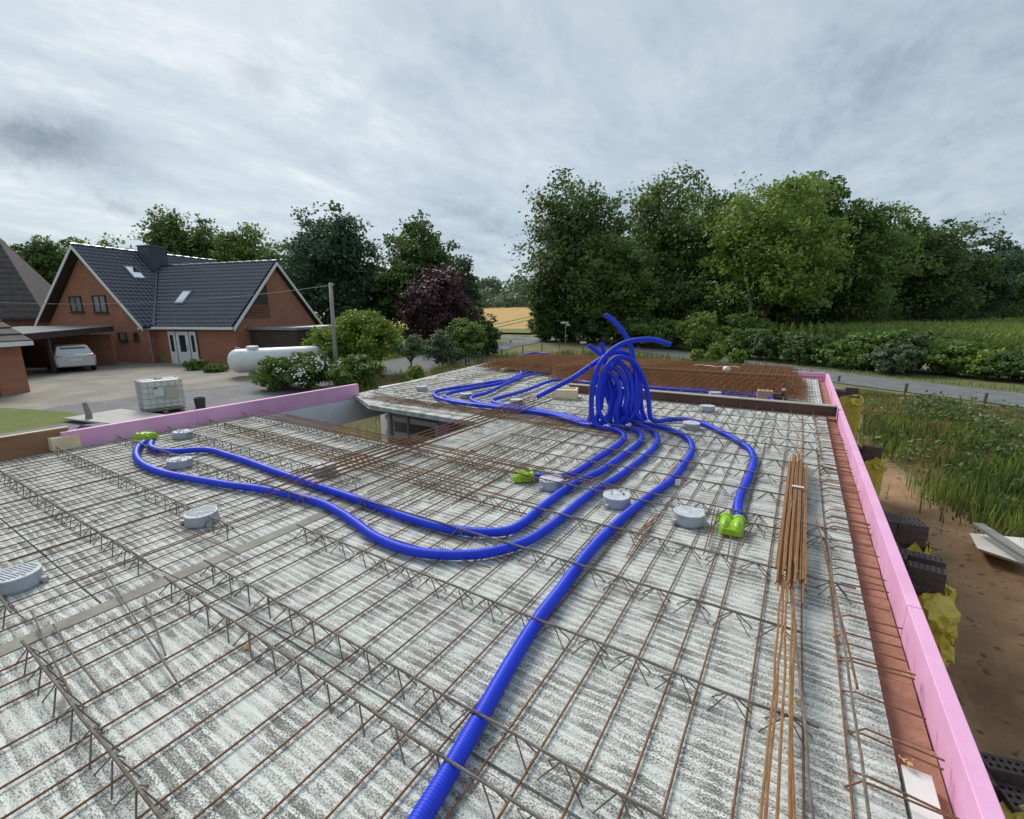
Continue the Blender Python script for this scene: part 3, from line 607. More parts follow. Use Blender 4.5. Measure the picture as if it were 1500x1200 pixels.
# grey round ceiling boxes
M_BOX = mat('grey_box_plastic', (0.33, 0.35, 0.40), (0.40, 0.42, 0.47), 12, 0.6)
M_LID = mat('box_lid', (0.44, 0.47, 0.52), (0.56, 0.59, 0.63), 14, 0.65, spots=((0.30, 0.30, 0.29), 55, 0.60))
bodym = MB().lathe((0, 0, 0), [(.118, 0), (.116, .02), (.112, .07), (.112, .078)], 32).mesh('body', M_BOX, True)
lidm = MB().lathe((0, 0, 0), [(.1135, .0785), (.1145, .081), (.1145, .087), (.112, .090), (.10, .0905), (.098, .088), (.02, .0885), (.015, .092), (.0, .0925)], 32).mesh('lid', M_LID)
ribm = MB()
for q in range(-5, 6):
    hl = math.sqrt(max(.097 ** 2 - (q * .0175) ** 2, .0001)); [ribm.box((q * .0175, w_, .0888), (.0075, .017, .0016)) for w_ in np.arange(-hl + .014, hl - .01, .024)]
ribm = ribm.mesh('lid_slots', mat('slot_dark', (.10, .11, .14), None, rough=.8))
lugm = MB().box((.128, 0, .02), (.03, .03, .035)).mesh('lug', M_BOX)
discs = [(27, 858, 'ribbed grey round ceiling box alone beside the main joint, away from any pipe', 1), (297, 765, 'ribbed grey round ceiling box beside the outer blue pipe bend', 1), (269, 641, 'dusty grey round ceiling box behind the twin connector by the left rim', 2), (264, 684, 'dusty grey round ceiling box between the two blue pipes near the left rim', 2), (476, 693, 'dusty grey box on the slab before the stair opening', 2),
         (808, 714, 'speckled grey round ceiling box next to the single green connector', 3), (903, 739, 'speckled grey round ceiling box between the blue pipes in mid slab', 3), (1008, 765, 'clean grey round ceiling box between the longest pipe and the twin connector', 0), (1012, 628, 'pale round ceiling box under the pipe right of the cluster', 0), (1036, 602, 'pale round ceiling box close to the brown steel beam', 0),
         (618, 572, 'pale round ceiling box alone on the far left slab', 0), (683, 583, 'pale round ceiling box inside the second pipe loop', 0), (757, 592, 'pale round ceiling box inside the tightest pipe loop', 0), (1047, 581, 'pale round ceiling box behind the brown steel beam', 0)]
for x, y, lab, kind in discs:
    e_ = empty('ceiling_box', P(x, y, S + .004), lab, 'ceiling box'); e_.rotation_euler = (random.uniform(-.03, .03), random.uniform(-.03, .03), random.uniform(0, 6))
    inst('body', bodym, e_); lo = inst('lid', lidm, e_); inst('lug', lugm, e_); inst('lug', lugm, e_, rot=(0, 0, 2.2))
    if kind == 1: inst('lid_slots', ribm, lo)
    if kind >= 2:
        mb = MB(); r = random.Random(x)
        for _ in range(24 if kind == 2 else 9):
            a = r.uniform(0, 6.3); q = .1 * math.sqrt(r.random()); s = r.uniform(.004, .013); mb.box((q * math.cos(a), q * math.sin(a), .09 + s * .25), (s * 1.6, s * 1.2, s * .8))
        c_ = mb.build('concrete_crumbs', M_EDGE if kind == 2 else M_JOINT, lo); c_['kind'] = 'stuff'

# steel beam across the deck
M_IB = mat('brown_primer', (0.13, 0.065, 0.045), (0.19, 0.10, 0.07), 5, 0.7, 0.2)
M_IBT = mat('beam_top_grey', (0.30, 0.27, 0.24), (0.40, 0.37, 0.33), 4, 0.85)  # upper flange is a lighter grey than the brown web
bA = P(800, 577, S + .0); bB = P(1226, 608, S + .0); bB.x = 0.585; bB.y = 8.5; bA = Vector((-3.92, 8.50, S))
beam = empty('steel_beam', (bA + bB) / 2, 'long brown steel beam with grey top lying across the slab', 'steel beam')
dv = (bB - bA); Lb = dv.length; beam.rotation_euler = (0, 0, math.atan2(dv.y, dv.x))
MB().box((0, 0, 0.008), (Lb, .15, .014)).build('lower_flange', M_IB, beam); MB().box((0, 0, .085), (Lb, .012, .139)).build('web', M_IB, beam)
MB().box((0, 0, .162), (Lb, .15, .014)).build('upper_flange', M_IBT, beam); MB().box((Lb / 2 + .004, 0, .085), (.008, .15, .165)).build('end_plate', M_IB, beam)
stm = MB().tube([(0, -.22, .012), (0, -.10, .018), (0, -.02, .085)], .0065, 6).mesh('beam_stirrup', M_GIRD)
for k in range(17):
    o = inst('beam_stirrup', stm, beam, (-2.0 + k * .245 + random.uniform(-.04, .04), -.02, 0), (0, 0, random.uniform(-.15, .15)))
# mats of steel mesh stacked at the far end
M_MAT = mat('mat_rust', (0.23, 0.105, 0.042), (0.37, 0.185, 0.078), 6, 0.85)
def mat_mesh(Lx, Ly, sp_):
    mb = MB(); k = 0
    for q in range(int(Lx / sp_) + 1): mb.box((-Lx / 2 + q * sp_, 0, 0), (.010, Ly + .06, .010))
    for q in range(int(Ly / sp_) + 1): mb.box((0, -Ly / 2 + q * sp_, .0095), (Lx + .06, .010, .009))
    return mb.mesh('steel_mat', M_MAT)
matA = mat_mesh(5.0, 2.3, .15); matB = mat_mesh(4.6, 2.2, .15)
for k in range(11):
    o = inst('steel_mat', matA, None, (-2.32 - k * .03 + random.uniform(-.05, .05), 10.55 + k * .085 + random.uniform(-.03, .03), S + .10 + k * .021), (0.016, 0.0, random.uniform(-.012, .012)))
    tag(o, 'rusty welded steel mat in the flat pile close to the pink corner', 'steel mat', 'steel mats in the right pile')
for k in range(9):
    o = inst('steel_mat', matB, None, (-5.35 + k * .03 + random.uniform(-.05, .05), 11.35 + k * .05 + random.uniform(-.05, .05), S + .12 + k * .021), (0.02, -0.01, random.uniform(-.02, .02) - .12))
    tag(o, 'rusty welded steel mat in the pile between blue pipes and garden lane', 'steel mat', 'steel mats in the left pile')
for k in range(9): bar((-4.6 + random.uniform(-.3, .3), 10.35 + k * .02, S + .345), (.3 + random.uniform(-.3, .2), 10.5 + k * .02, S + .345), .006, M_RUST2, .01, 'long thin bar lying on top of the right pile of mats', 'bars on the mat pile')
for x in (-4.3, -2.4, -.5): tag(MB().box((x, 10.75, S + .045), (.09, 2.3, .085)).build('timber_bearer', mat('raw_timber', (0.50, 0.37, 0.21), (0.62, 0.48, 0.30), 5, .8, sc=(1, .1, 1))), 'timber bearer under the right pile of steel mats', 'timber', 'timber bearers')
for x in (-6.8, -5.0): tag(MB().box((x, 11.5, S + .055), (.09, 2.2, .1)).build('timber_bearer', MATS['raw_timber']), 'timber bearer under the left pile of steel mats', 'timber', 'timber bearers left')
# scrap on the pile: pale cable and a white roll
pc = [D(1026 + k * 5, 533 + 2.2 * math.sin(k * 1.3), 12.9) for k in range(9)]; q0 = P(1050, 537, S + .36)
cb = MB().tube([q0 + Vector((-.5 + k * .12, .10 * math.sin(k * 1.1), .015 * (k % 2))) for k in range(9)], .012, 6).build('pale_cable', mat('pale_rubber', (.55, .50, .42), (.62, .58, .5), 8, .6)); tag(cb, 'pale cable thrown on top of the steel mat pile', 'cable')
tag(MB().tube([P(1062, 540, S + .39), P(1067, 541, S + .39)], .055, 14).build('tape_roll', M_FOAMW, smooth=True), 'white roll lying on the steel mat pile beside the cable', 'roll')
tool = empty('wire_tool', P(1143, 587, S + .01), 'small dark brown wire tying tool lying behind the steel beam', 'tool')
M_TD = mat('dark_tool', (.06, .035, .03), (.11, .07, .055), 12, .6)
MB().tube([(-.14, 0, .06), (-.02, .02, .08), (.10, 0, .05)], [.05, .06, .045], 10).build('body', M_TD, tool, smooth=True); MB().tube([(.02, 0, .08), (.04, -.04, .2)], [.03, .025], 10).build('handle', M_TD, tool, smooth=True)
MB().lathe((-.1, 0, .07), [(.055, 0), (.06, .03), (.055, .06), (.0, .062)], 14).build('spool', M_TD, tool, smooth=True); MB().box((.03, -.045, .21), (.05, .05, .03)).build('cap', M_FOAMW, tool)
def holed_block(name, loc, yaw, size, m, mh, label=None, cat=None, group=None, parent=None, nh=(5, 2)):
    e_ = empty(name, loc, label, cat, group); e_.rotation_euler = (0, 0, yaw)
    if parent: e_.parent = parent
    lx, ly, lz = size; body = MB(); ex = lx / (nh[0] * 2 + 1); ey = ly / (nh[1] * 2 + 1)
    body.box((0, 0, lz * .32), (lx, ly, lz * .64))
    for i in range(nh[0] + 1): body.box((-lx / 2 + ex * (.5 + 2 * i), 0, lz * .82), (ex, ly, lz * .36))
    for j in range(nh[1] + 1):
        for i in range(nh[0]): body.box((-lx / 2 + ex * (1.5 + 2 * i), -ly / 2 + ey * (.5 + 2 * j), lz * .82), (ex, ey, lz * .36))
    body.build('body', m, e_); return e_
holed_block('brick', P(1119, 588, S + .005), .1, (.24, .2, .2), mat('pale_brick', (.36, .22, .16), (.45, .29, .22), 8, .9), None, 'pinkish hollow brick standing behind the steel beam', 'brick', nh=(3, 2))
# wooden void former
vf = empty('wooden_former', P(828, 583, S + .005), 'pale new timber box former left of the pipe cluster', 'timber box'); vf.rotation_euler = (0, 0, .35)
M_PINE = mat('new_pine', (0.66, 0.53, 0.33), (0.76, 0.64, 0.44), 4, .75, sc=(.3, 3, 3))
MB().box((0, -.17, .09), (.46, .035, .18)).build('plank', M_PINE, vf); MB().box((0, .17, .09), (.46, .035, .18)).build('plank', M_PINE, vf)
MB().box((-.21, 0, .09), (.035, .302, .178)).build('plank', M_PINE, vf); MB().box((.21, 0, .09), (.035, .302, .178)).build('plank', M_PINE, vf); MB().box((0, 0, .14), (.38, .30, .02)).build('lid', M_PINE, vf)
# pine block and formwork board at the end of the left rim
bl_ = MB().box((0, 0, .08), (.16, .26, .16)).build('timber_block', M_PINE, bevel=.004); bl_.location = P(96, 657, S + .003); bl_.rotation_euler = (0, 0, .05); tag(bl_, 'pale pine block standing at the near end of the left pink rim', 'timber block')
M_PLY = mat('formwork_ply', (0.24, 0.12, 0.06), (0.34, 0.19, 0.10), 3, .8, sc=(3, .4, 3), spots=((.40, .05, .03), 2.2, .66))
fb = empty('formwork_board', (-7.56, 0.2, S - .05), 'weathered brown formwork board with pale top edge left of the pine block', 'board')
MB().box((0, -.35, .14), (.05, 3.8, .32)).build('face', M_PLY, fb); MB().box((0, -.35, .3045), (.052, 3.8, .009)).build('edge', M_PINE, fb)
tag(MB().hexa([(-9.2, -.6, 1.78), (-7.7, -.75, 1.78), (-7.7, .62, 1.78), (-9.6, .45, 1.78), (-9.2, -.6, 1.84), (-7.7, -.75, 1.84), (-7.7, .62, 1.84), (-9.6, .45, 1.84)]).build('scaffold_deck', mat('pale_plank', (.46, .43, .36), (.56, .53, .46), 3, .85)), 'pale scaffold deck board outside the brown formwork board', 'board')
# scraps: paper tags, shavings
for x, y, lab in ((352, 857, 'small white paper tag hanging on a girder left of the longest pipe'), (992, 707, 'small white paper tag stuck on a girder by the blue bend')):
    o = MB().hexa([(-.022, 0, 0), (.022, .004, 0), (.022, .014, 0), (-.022, .010, 0), (-.018, 0, .05), (.024, .008, .055), (.024, .016, .055), (-.018, .008, .05)]).build('paper_tag', M_FOAMW); o.location = P(x, y + 4, S + GH - .03); tag(o, lab, 'tag')
M_SHAV = mat('wood_shaving', (0.62, 0.33, 0.14), (0.72, 0.45, 0.22), 20, .8)
for x, y in ((360, 952), (1228, 930), (1330, 990), (1328, 1118), (1172, 1032)):
    r = random.Random(x); mb = MB()
    for q in range(5):
        a = r.uniform(0, 6); c_ = Vector((r.uniform(-.015, .015), r.uniform(-.015, .015), 0)); mb.tube([c_ + Vector((.012 * math.cos(a + k), .012 * math.sin(a + k), .004 + .003 * k)) for k in range(4)], .0032, 4)
    o = mb.build('wood_shaving', M_SHAV); o.location = P(x, y, S + .004); tag(o, 'curl of orange wood shavings lying on the slab', 'shaving', 'wood shavings')

# ------------------------------------------------------------------ brick farmhouse
GY = 0.3
HQ = Vector((-40.86, 11.59, 0)); HU = Vector((0.96603, 0.25842, 0)); HV = Vector((-0.25842, 0.96603, 0)); HZ = Vector((0, 0, 1))
M_BRK = brick_mat('red_brick', (0.40, 0.135, 0.06), (0.50, 0.19, 0.09), (0.30, 0.19, 0.14))
M_TILE = mat('glazed_tile', (0.035, 0.045, 0.068), (0.055, 0.068, 0.095), 3, 0.20, spec=0.9, coat=0.6)
M_WHITE = mat('white_paint', (0.72, 0.73, 0.72), (0.80, 0.80, 0.79), 3, 0.6)
M_GLASS = mat('dark_glass', (0.03, 0.04, 0.05), None, rough=0.06, spec=0.8)
M_SKYL = mat('skylight_glass', (0.80, 0.84, 0.88), None, rough=0.05, spec=1.0, metal=1.0)
M_DKW = mat('dark_wood', (0.045, 0.032, 0.025), (0.075, 0.052, 0.04), 3, 0.75, sc=(1, 1, 6))
M_LEAD = mat('lead_flashing', (0.10, 0.125, 0.16), (0.15, 0.175, 0.21), 4, 0.5)
M_GREYM = mat('grey_metal', (0.25, 0.26, 0.27), (0.34, 0.35, 0.36), 6, 0.5, metal=0.5)
fh = empty('farmhouse', HQ + HZ * GY, 'red brick farmhouse with glossy dark blue tiled roof and white front door', 'house')
fh.rotation_euler = (0, 0, math.atan2(HU.y, HU.x))
# local frame of the farmhouse: x = along the gable, y = away, z from the yard
def hl(a, b, z): return Vector((a, b, z - GY))
def fpart(mb, name, m, parent=None, **k): return mb.build(name, m, parent or fh, **k)
def plane_px(x, y, b):
    """photo pixel on the farmhouse plane y=b -> (a, z)"""
    d = ray(x, y); dl = (d.dot(HU), d.dot(HV), d.z); o = CAM - HQ; ol = (o.dot(HU), o.dot(HV), CAM.z); t = (b - ol[1]) / dl[1]; return ol[0] + t * dl[0], ol[2] + t * dl[2]
WL, WR, ZE, Z1, L1, S2, W2, Z2, L2 = 5.03, 5.125, 2.71, 7.93, 10.2, 0.46, 4.0, 6.91, 6.8
ea = ZE - .25
fpart(MB().extrude([hl(-WL + .35, 0.4, GY), hl(WR - .35, 0.4, GY), hl(WR - .35, 0.4, ea + .3), hl(0, 0.4, Z1 - .25), hl(-WL + .35, 0.4, ea + .45)], (0, L1 - .6, 0)), 'wall', M_BRK)
xr = WR + L2
fpart(MB().extrude([hl(xr - .3, S2 + .35, GY), hl(xr - .3, S2 + 2 * W2 - .35, GY), hl(xr - .3, S2 + 2 * W2 - .35, ea + .2), hl(xr - .3, S2 + W2, Z2 - .25), hl(xr - .3, S2 + .35, ea + .2)], (-(L2 + 2.5), 0, 0)), 'wall', M_BRK)
def roof_tiles(o, du, W, ds, Sl, name='roof_tiles', tw=0.30, th=0.345):
    du = du.normalized(); ds = ds.normalized(); nn = du.cross(ds).normalized()
    if nn.z < 0: nn = -nn
    nc = int(W / tw); nr = int(Sl / th); seg = 5; Vv = []; Ff = []; prof = [0.0, .018, .065, .065, .018, 0.0]
    for r in range(nr + 1):
        a0 = r * th; a1 = min(a0 + th * 1.06, Sl)
        if a1 - a0 < .05: continue
        i0 = len(Vv); xs = []
        for c in range(nc + 1):
            for q in range(seg):
                xx = (c + q / seg) * tw
                if xx <= W + 1e-6: xs.append((xx, prof[q]))
        for (aa, lift) in ((a0, 0.0), (a1, .045), (a1, .0)):
            for xx, h in xs: Vv.append(tuple(o + du * xx + ds * aa + nn * (h + lift - (.02 if (aa == a1 and lift == 0) else 0))))
        n_ = len(xs)
        for k in range(2):
            for q in range(n_ - 1): a = i0 + k * n_ + q; Ff.append((a, a + 1, a + n_ + 1, a + n_))
    me = fast_mesh(name, Vv, Ff, M_TILE); ob = bpy.data.objects.new(name, me); C.objects.link(ob); ob.parent = fh; ob['kind'] = 'stuff'; return ob
dsl = Vector((WR, 0, ZE - Z1)); dsl2 = Vector((-WL, 0, 3.1 - Z1)); dsf = Vector((0, -W2, ZE - Z2)); dsb = Vector((0, W2, ZE - Z2))
r1 = roof_tiles(hl(0, -0.15, Z1 + .02), Vector((0, 1, 0)), L1 + .3, dsl, dsl.length); r2 = roof_tiles(hl(0, -0.15, Z1 + .02), Vector((0, 1, 0)), L1 + .3, dsl2, dsl2.length)
r3 = roof_tiles(hl(0.6, S2 + W2, Z2 + .02), Vector((1, 0, 0)), xr - .6, dsf, dsf.length); r4 = roof_tiles(hl(0.6, S2 + W2, Z2 + .02), Vector((1, 0, 0)), xr - .6, dsb, dsb.length)
for a, b in ((hl(0, -.18, Z1 + .07), hl(0, L1 + .18, Z1 + .07)), (hl(1.0, S2 + W2, Z2 + .07), hl(xr + .03, S2 + W2, Z2 + .07))):
    fpart(MB().tube([a.lerp(b, k / 30) for k in range(31)], [.11 if k % 2 else .095 for k in range(31)], 8), 'ridge_cap', M_TILE)
# under-roof boards, white verges and gutters
def slab4(a, b, c, d, t): n_ = (b - a).cross(d - a).normalized(); n_ = n_ if n_.z > 0 else -n_; return MB().hexa([a - n_ * t, b - n_ * t, c - n_ * t, d - n_ * t, a, b, c, d])
lo = Vector((0, 0, -.04))
fpart(slab4(hl(0, -.1, Z1) + lo, hl(0, L1 + .1, Z1) + lo, hl(WR, L1 + .1, ZE) + lo, hl(WR, -.1, ZE) + lo, .1), 'roof_deck', M_DKW)
fpart(slab4(hl(0, -.1, Z1) + lo, hl(0, L1 + .1, Z1) + lo, hl(-WL, L1 + .1, 3.1) + lo, hl(-WL, -.1, 3.1) + lo, .1), 'roof_deck', M_DKW)
fpart(slab4(hl(.6, S2 + W2, Z2) + lo, hl(xr, S2 + W2, Z2) + lo, hl(xr, S2, ZE) + lo, hl(.6, S2, ZE) + lo, .1), 'roof_deck', M_DKW)
fpart(slab4(hl(.6, S2 + W2, Z2) + lo, hl(xr, S2 + W2, Z2) + lo, hl(xr, S2 + 2 * W2, ZE) + lo, hl(.6, S2 + 2 * W2, ZE) + lo, .1), 'roof_deck', M_DKW)
def verge(a, b, out): 
    d = Vector((0, 0, -.24)); o_ = Vector(out) * .045; return MB().hexa([a + d, b + d, b + d + o_, a + d + o_, a, b, b + o_, a + o_])
fpart(verge(hl(0, -.16, Z1 + .04), hl(WR + .02, -.16, ZE), (0, -1, 0)), 'bargeboard', M_WHITE); fpart(verge(hl(-WL, -.16, 3.1), hl(0, -.16, Z1 + .04), (0, -1, 0)), 'bargeboard', M_WHITE)
fpart(verge(hl(-WL - .8, -.16, 2.0), hl(-WL, -.16, 3.1), (0, -1, 0)), 'bargeboard', M_WHITE)
fpart(verge(hl(xr + .01, S2, ZE), hl(xr + .01, S2 + W2, Z2 + .04), (1, 0, 0)), 'bargeboard', M_WHITE); fpart(verge(hl(xr + .01, S2 + W2, Z2 + .04), hl(xr + .01, S2 + 2 * W2, ZE), (1, 0, 0)), 'bargeboard', M_WHITE)
fpart(MB().box(hl((WR + xr) / 2, S2 - .05, ZE - .06), (L2 - .1, .12, .16)), 'gutter', M_WHITE); fpart(MB().box(hl(WR - .4, .33, ZE - .1), (1.5, .06, .1)), 'string_course', M_WHITE)
fpart(MB().tube([hl(WR - .2, .30, ZE - .15), hl(WR - .2, .34, GY)], .05, 8), 'downpipe', M_GREYM)
# valley flashing between the two roofs
va = hl(WR, S2, ZE + .08); vb = hl(1.0, S2 + W2, Z2 + .12); sd_ = Vector((.18, -.0, .03))
fpart(MB().hexa([va - sd_, va + sd_ * 1.6, vb + sd_ * .8, vb - sd_ * .6, va - sd_ + HZ * .06, va + sd_ * 1.6 + HZ * .06, vb + sd_ * .8 + HZ * .06, vb - sd_ * .6 + HZ * .06]), 'valley', M_LEAD)
fpart(MB().box(hl(1.0, 4.3, Z1 - .45), (1.1, 1.3, 1.7)), 'chimney', mat('slate_cladding', (.05, .058, .072), (.08, .09, .11), 5, .6)); fpart(MB().box(hl(1.0, 4.3, Z1 + .43), (1.2, 1.4, .08)), 'chimney_cap', M_LEAD)
def skylight(o, du, ds, pos, sz):
    du = du.normalized(); ds = ds.normalized(); nn = du.cross(ds).normalized(); nn = nn if nn.z > 0 else -nn; c = o + du * pos[0] + ds * pos[1] + nn * .1
    w_ = fpart(MB().box(c, (sz[0], sz[1], .1), (du, ds, nn)), 'roof_window', M_LEAD); MB().box(c + nn * .055, (sz[0] - .18, sz[1] - .2, .012), (du, ds, nn)).build('pane', M_SKYL, w_)
skylight(hl(0, 0, Z1), Vector((0, 1, 0)), dsl, (2.35, 2.3), (.85, 1.2)); skylight(hl(0, S2 + W2, Z2), Vector((1, 0, 0)), dsf, (WR + .95, 3.25), (.85, 1.2))
def window(a0, a1, z0, z1, b, name='window', glassm=None, bars=1):
    c = ((a0 + a1) / 2, (z0 + z1) / 2); w_ = MB()
    for s in (-1, 1): w_.box(hl(c[0] + s * ((a1 - a0) / 2 - .035), b - .03, c[1]), (.07, .09, z1 - z0))
    for s in (-1, 1): w_.box(hl(c[0], b - .03, c[1] + s * ((z1 - z0) / 2 - .035)), (a1 - a0 - .141, .09, .07))
    for k in range(bars): w_.box(hl(a0 + (a1 - a0) * (k + 1) / (bars + 1), b - .028, c[1]), (.05, .07, z1 - z0 - .141))
    o = fpart(w_, name, M_DKW); MB().box(hl(c[0], b - .012, c[1]), (a1 - a0 - .14, .02, z1 - z0 - .14)).build('pane', glassm or M_GLASS, o); MB().box(hl(c[0], b - .07, z0 - .04), (a1 - a0 + .16, .16, .06)).build('sill', M_DKW, o); return o
for px in ((101, 434, 123, 457), (135, 433, 159, 458)):
    a0, zt = plane_px(px[0], px[1], .4); a1, zb = plane_px(px[2], px[3], .4); window(a0, a1, zb, zt, .4, glassm=mat('curtained_glass', (.16, .17, .17), (.24, .25, .25), 4, .15))
for px in ((173, 487, 187, 499), (196, 487, 204, 498)):
    a0, zt = plane_px(px[0], px[1], .4); a1, zb = plane_px(px[2], px[3], .4); window(a0, a1, zb, zt, .4, bars=0)
# entrance: door with two side lights
bW = S2 + .35
(a0, zt) = plane_px(248, 489, bW); (a1, zb) = plane_px(294, 531, bW); zt = max(zt, GY + 2.15); wd_ = (a1 - a0)
dr_ = fpart(MB().box(hl((a0 + a1) / 2, bW - .03, (GY + zt) / 2), (wd_ + .1, .05, zt - GY + .06)), 'entrance', M_DKW)
for f0, f1, nm in ((0, .24, 'side_light'), (.285, .735, 'door'), (.78, 1, 'side_light')):
    x0 = a0 + wd_ * f0; x1 = a0 + wd_ * f1; d_ = MB().box(hl((x0 + x1) / 2, bW - .08, (GY + zt) / 2), (x1 - x0, .06, zt - GY - .04)).build(nm, M_WHITE, dr_ if False else fh)
    wx = (x1 - x0); n_ = 2 if nm == 'door' else 1
    MB().box(hl((x0 + x1) / 2, bW - .112, GY + (zt - GY) * .63), (wx * .5, .012, (zt - GY) * .5)).build('pane', M_GLASS, d_)
    MB().tube([hl((x0 + x1) / 2 + wx * .25 * math.cos(q), bW - .112, GY + (zt - GY) * .88 + wx * .18 * math.sin(q)) for q in np.linspace(0, math.pi, 9)], .02, 5).build('arch', M_WHITE, d_)
    MB().box(hl((x0 + x1) / 2, bW - .115, GY + (zt - GY) * .17), (wx * .5, .015, (zt - GY) * .2)).build('panel', M_WHITE, d_)
    if nm == 'door': MB().tube([hl(x1 - .12, bW - .15, GY + .95), hl(x1 - .12, bW - .15, GY + 1.25)], .015, 6).build('handle', M_GREYM, d_)
# balcony in the right gable and flat roofed annex
fpart(MB().extrude([hl(xr - .28, S2 + 1.2, 3.3), hl(xr - .28, S2 + 3.2, 3.3), hl(xr - .28, S2 + 3.2, 6.0), hl(xr - .28, S2 + 2.7, 5.4)], (.02, 0, 0)), 'balcony_shade_panel', M_DKW)  # flat dark panel on the wall; a recess's shade is put into its colour
for k in range(5): fpart(MB().box(hl(xr - .235, S2 + 2.2, 3.35 + k * .17), (.03, 1.9, .13)), 'balcony_board', mat('brown_board', (.16, .07, .04), (.22, .10, .06), 4, .8))
fpart(MB().box(hl(xr + 1.6, S2 + 4.2, GY + 1.1), (3.6, 5.6, 2.2)), 'annex_wall', M_DKW); fpart(MB().box(hl(xr + 1.6, S2 + 4.2, GY + 2.3), (4.0, 6.0, .16)), 'annex_roof', M_GREYM)
# carport in front of the gable, open towards the lane
cA = D(24, 500, 23.2); cB = D(169, 500, 29.6); cA.z = cB.z = GY; cU = (cB - cA).normalized(); cW = (cB - cA).length; cN = Vector((-cU.y, cU.x, 0)); cN = cN if cN.dot(FW) > 0 and cN.x < 0 else -cN
cN = Vector((-abs(cU.y), cU.x, 0)).normalized()
cp = empty('carport', cA, 'flat roofed dark timber carport in front of the brick gable', 'carport')
def cpt(a, b, z): return cU * a + cN * b + HZ * z
CX = (cU, cN, HZ)
za, zb_ = 2.27, 2.53
def slope_box(a0, a1, b0, b1, t0, t1): 
    z_ = lambda a: za + (zb_ - za) * a / cW
    return MB().hexa([cpt(a0, b0, z_(a0) + t0), cpt(a1, b0, z_(a1) + t0), cpt(a1, b1, z_(a1) + t0), cpt(a0, b1, z_(a0) + t0), cpt(a0, b0, z_(a0) + t1), cpt(a1, b0, z_(a1) + t1), cpt(a1, b1, z_(a1) + t1), cpt(a0, b1, z_(a0) + t1)])
slope_box(-.1, cW, -.1, 5.4, -.05, 0).build('roof', mat('felt_roof', (.13, .14, .15), (.19, .20, .21), 3, .8), cp); slope_box(-.05, cW - .02, -.06, .02, -.36, -.052).build('fascia', M_DKW, cp); slope_box(-.06, .02, .03, 5.3, -.34, -.052).build('fascia', M_DKW, cp)
for a in (.12, cW * .29, cW - .15): MB().box(cpt(a, .12, 1.0), (.15, .15, 2.0), CX).build('post', M_DKW if a < 4 else M_BRK, cp)
MB().box(cpt(cW / 2, 5.2, 1.02), (cW - .1, .08, 2.04), CX).build('back_wall', M_DKW, cp); MB().box(cpt(.05, 2.7, 1.0), (.06, 4.9, 2.0), CX).build('side_wall', M_DKW, cp); MB().box(cpt(cW * .98, 2.7, 1.0), (.06, 4.9, 2.0), CX).build('side_wall', M_BRK, cp)
# silver hatchback parked in it, tail towards the camera
M_CAR = mat('silver_paint', (0.50, 0.52, 0.54), None, rough=0.25, metal=0.3, coat=0.5)
cq = D(114, 540, 26.0); cq.z = GY + .04; chd = Vector((-.985, .12, 0)).normalized()
car = empty('parked_car', cq, 'silver hatchback parked nose-in under the dark carport', 'car'); car.rotation_euler = (0, 0, math.atan2(chd.y, chd.x) - math.pi / 2)
secs = [(0.0, .42, .80, .78, .88), (.05, .30, .86, .86, .98), (.35, .26, .89, .88, 1.02), (.9, .24, .9, .89, 1.0), (2.4, .24, .9, .89, .95), (3.3, .26, .88, .86, .88), (4.0, .32, .84, .76, .72), (4.2, .42, .74, .62, .60)]
mb = MB(); rings = []
for yy_, zb_, hw, hw2, zt_ in secs:
    ring = [(-hw * .92, yy_, zb_), (hw * .92, yy_, zb_), (hw, yy_, zb_ + .14), (hw2 + .02, yy_, zt_ - .12), (hw2 - .06, yy_, zt_), (-hw2 + .06, yy_, zt_), (-hw2 - .02, yy_, zt_ - .12), (-hw, yy_, zb_ + .14)]; rings.append(ring)
for r_ in rings: mb.v += r_
for k in range(len(rings) - 1):
    for j in range(8): a = k * 8 + j; b = k * 8 + (j + 1) % 8; mb.f.append((a, b, b + 8, a + 8))
mb.f.append(tuple(range(7, -1, -1))); mb.f.append(tuple(range((len(rings) - 1) * 8, len(rings) * 8)))
body = mb.build('body', M_CAR, car, bevel=.03)
cab = [(.10, .80, .99), (.45, .64, 1.44), (1.2, .66, 1.50), (2.0, .64, 1.46), (2.95, .80, .96)]; mb = MB()
for yy_, hw, zt_ in cab: mb.v += [(-hw, yy_, zt_), (hw, yy_, zt_)]
mb.v += [(-.84, .2, .95), (.84, .2, .95), (-.84, 2.9, .93), (.84, 2.9, .93)]
for k in range(4): mb.f.append((2 * k, 2 * k + 1, 2 * k + 3, 2 * k + 2))
mb.f.append((10, 0, 2, 4, 6, 8, 12)); mb.f.append((11, 13, 9, 7, 5, 3, 1)); mb.f.append((10, 11, 1, 0)); mb.f.append((12, 8, 9, 13))
cabo = mb.build('cabin', M_CAR, car, bevel=.02)
MB().hexa([(-.62, .155, 1.05), (.62, .155, 1.05), (.62, .175, 1.05), (-.62, .175, 1.05), (-.52, .40, 1.38), (.52, .40, 1.38), (.52, .42, 1.38), (-.52, .42, 1.38)]).build('rear_window', M_GLASS, car)
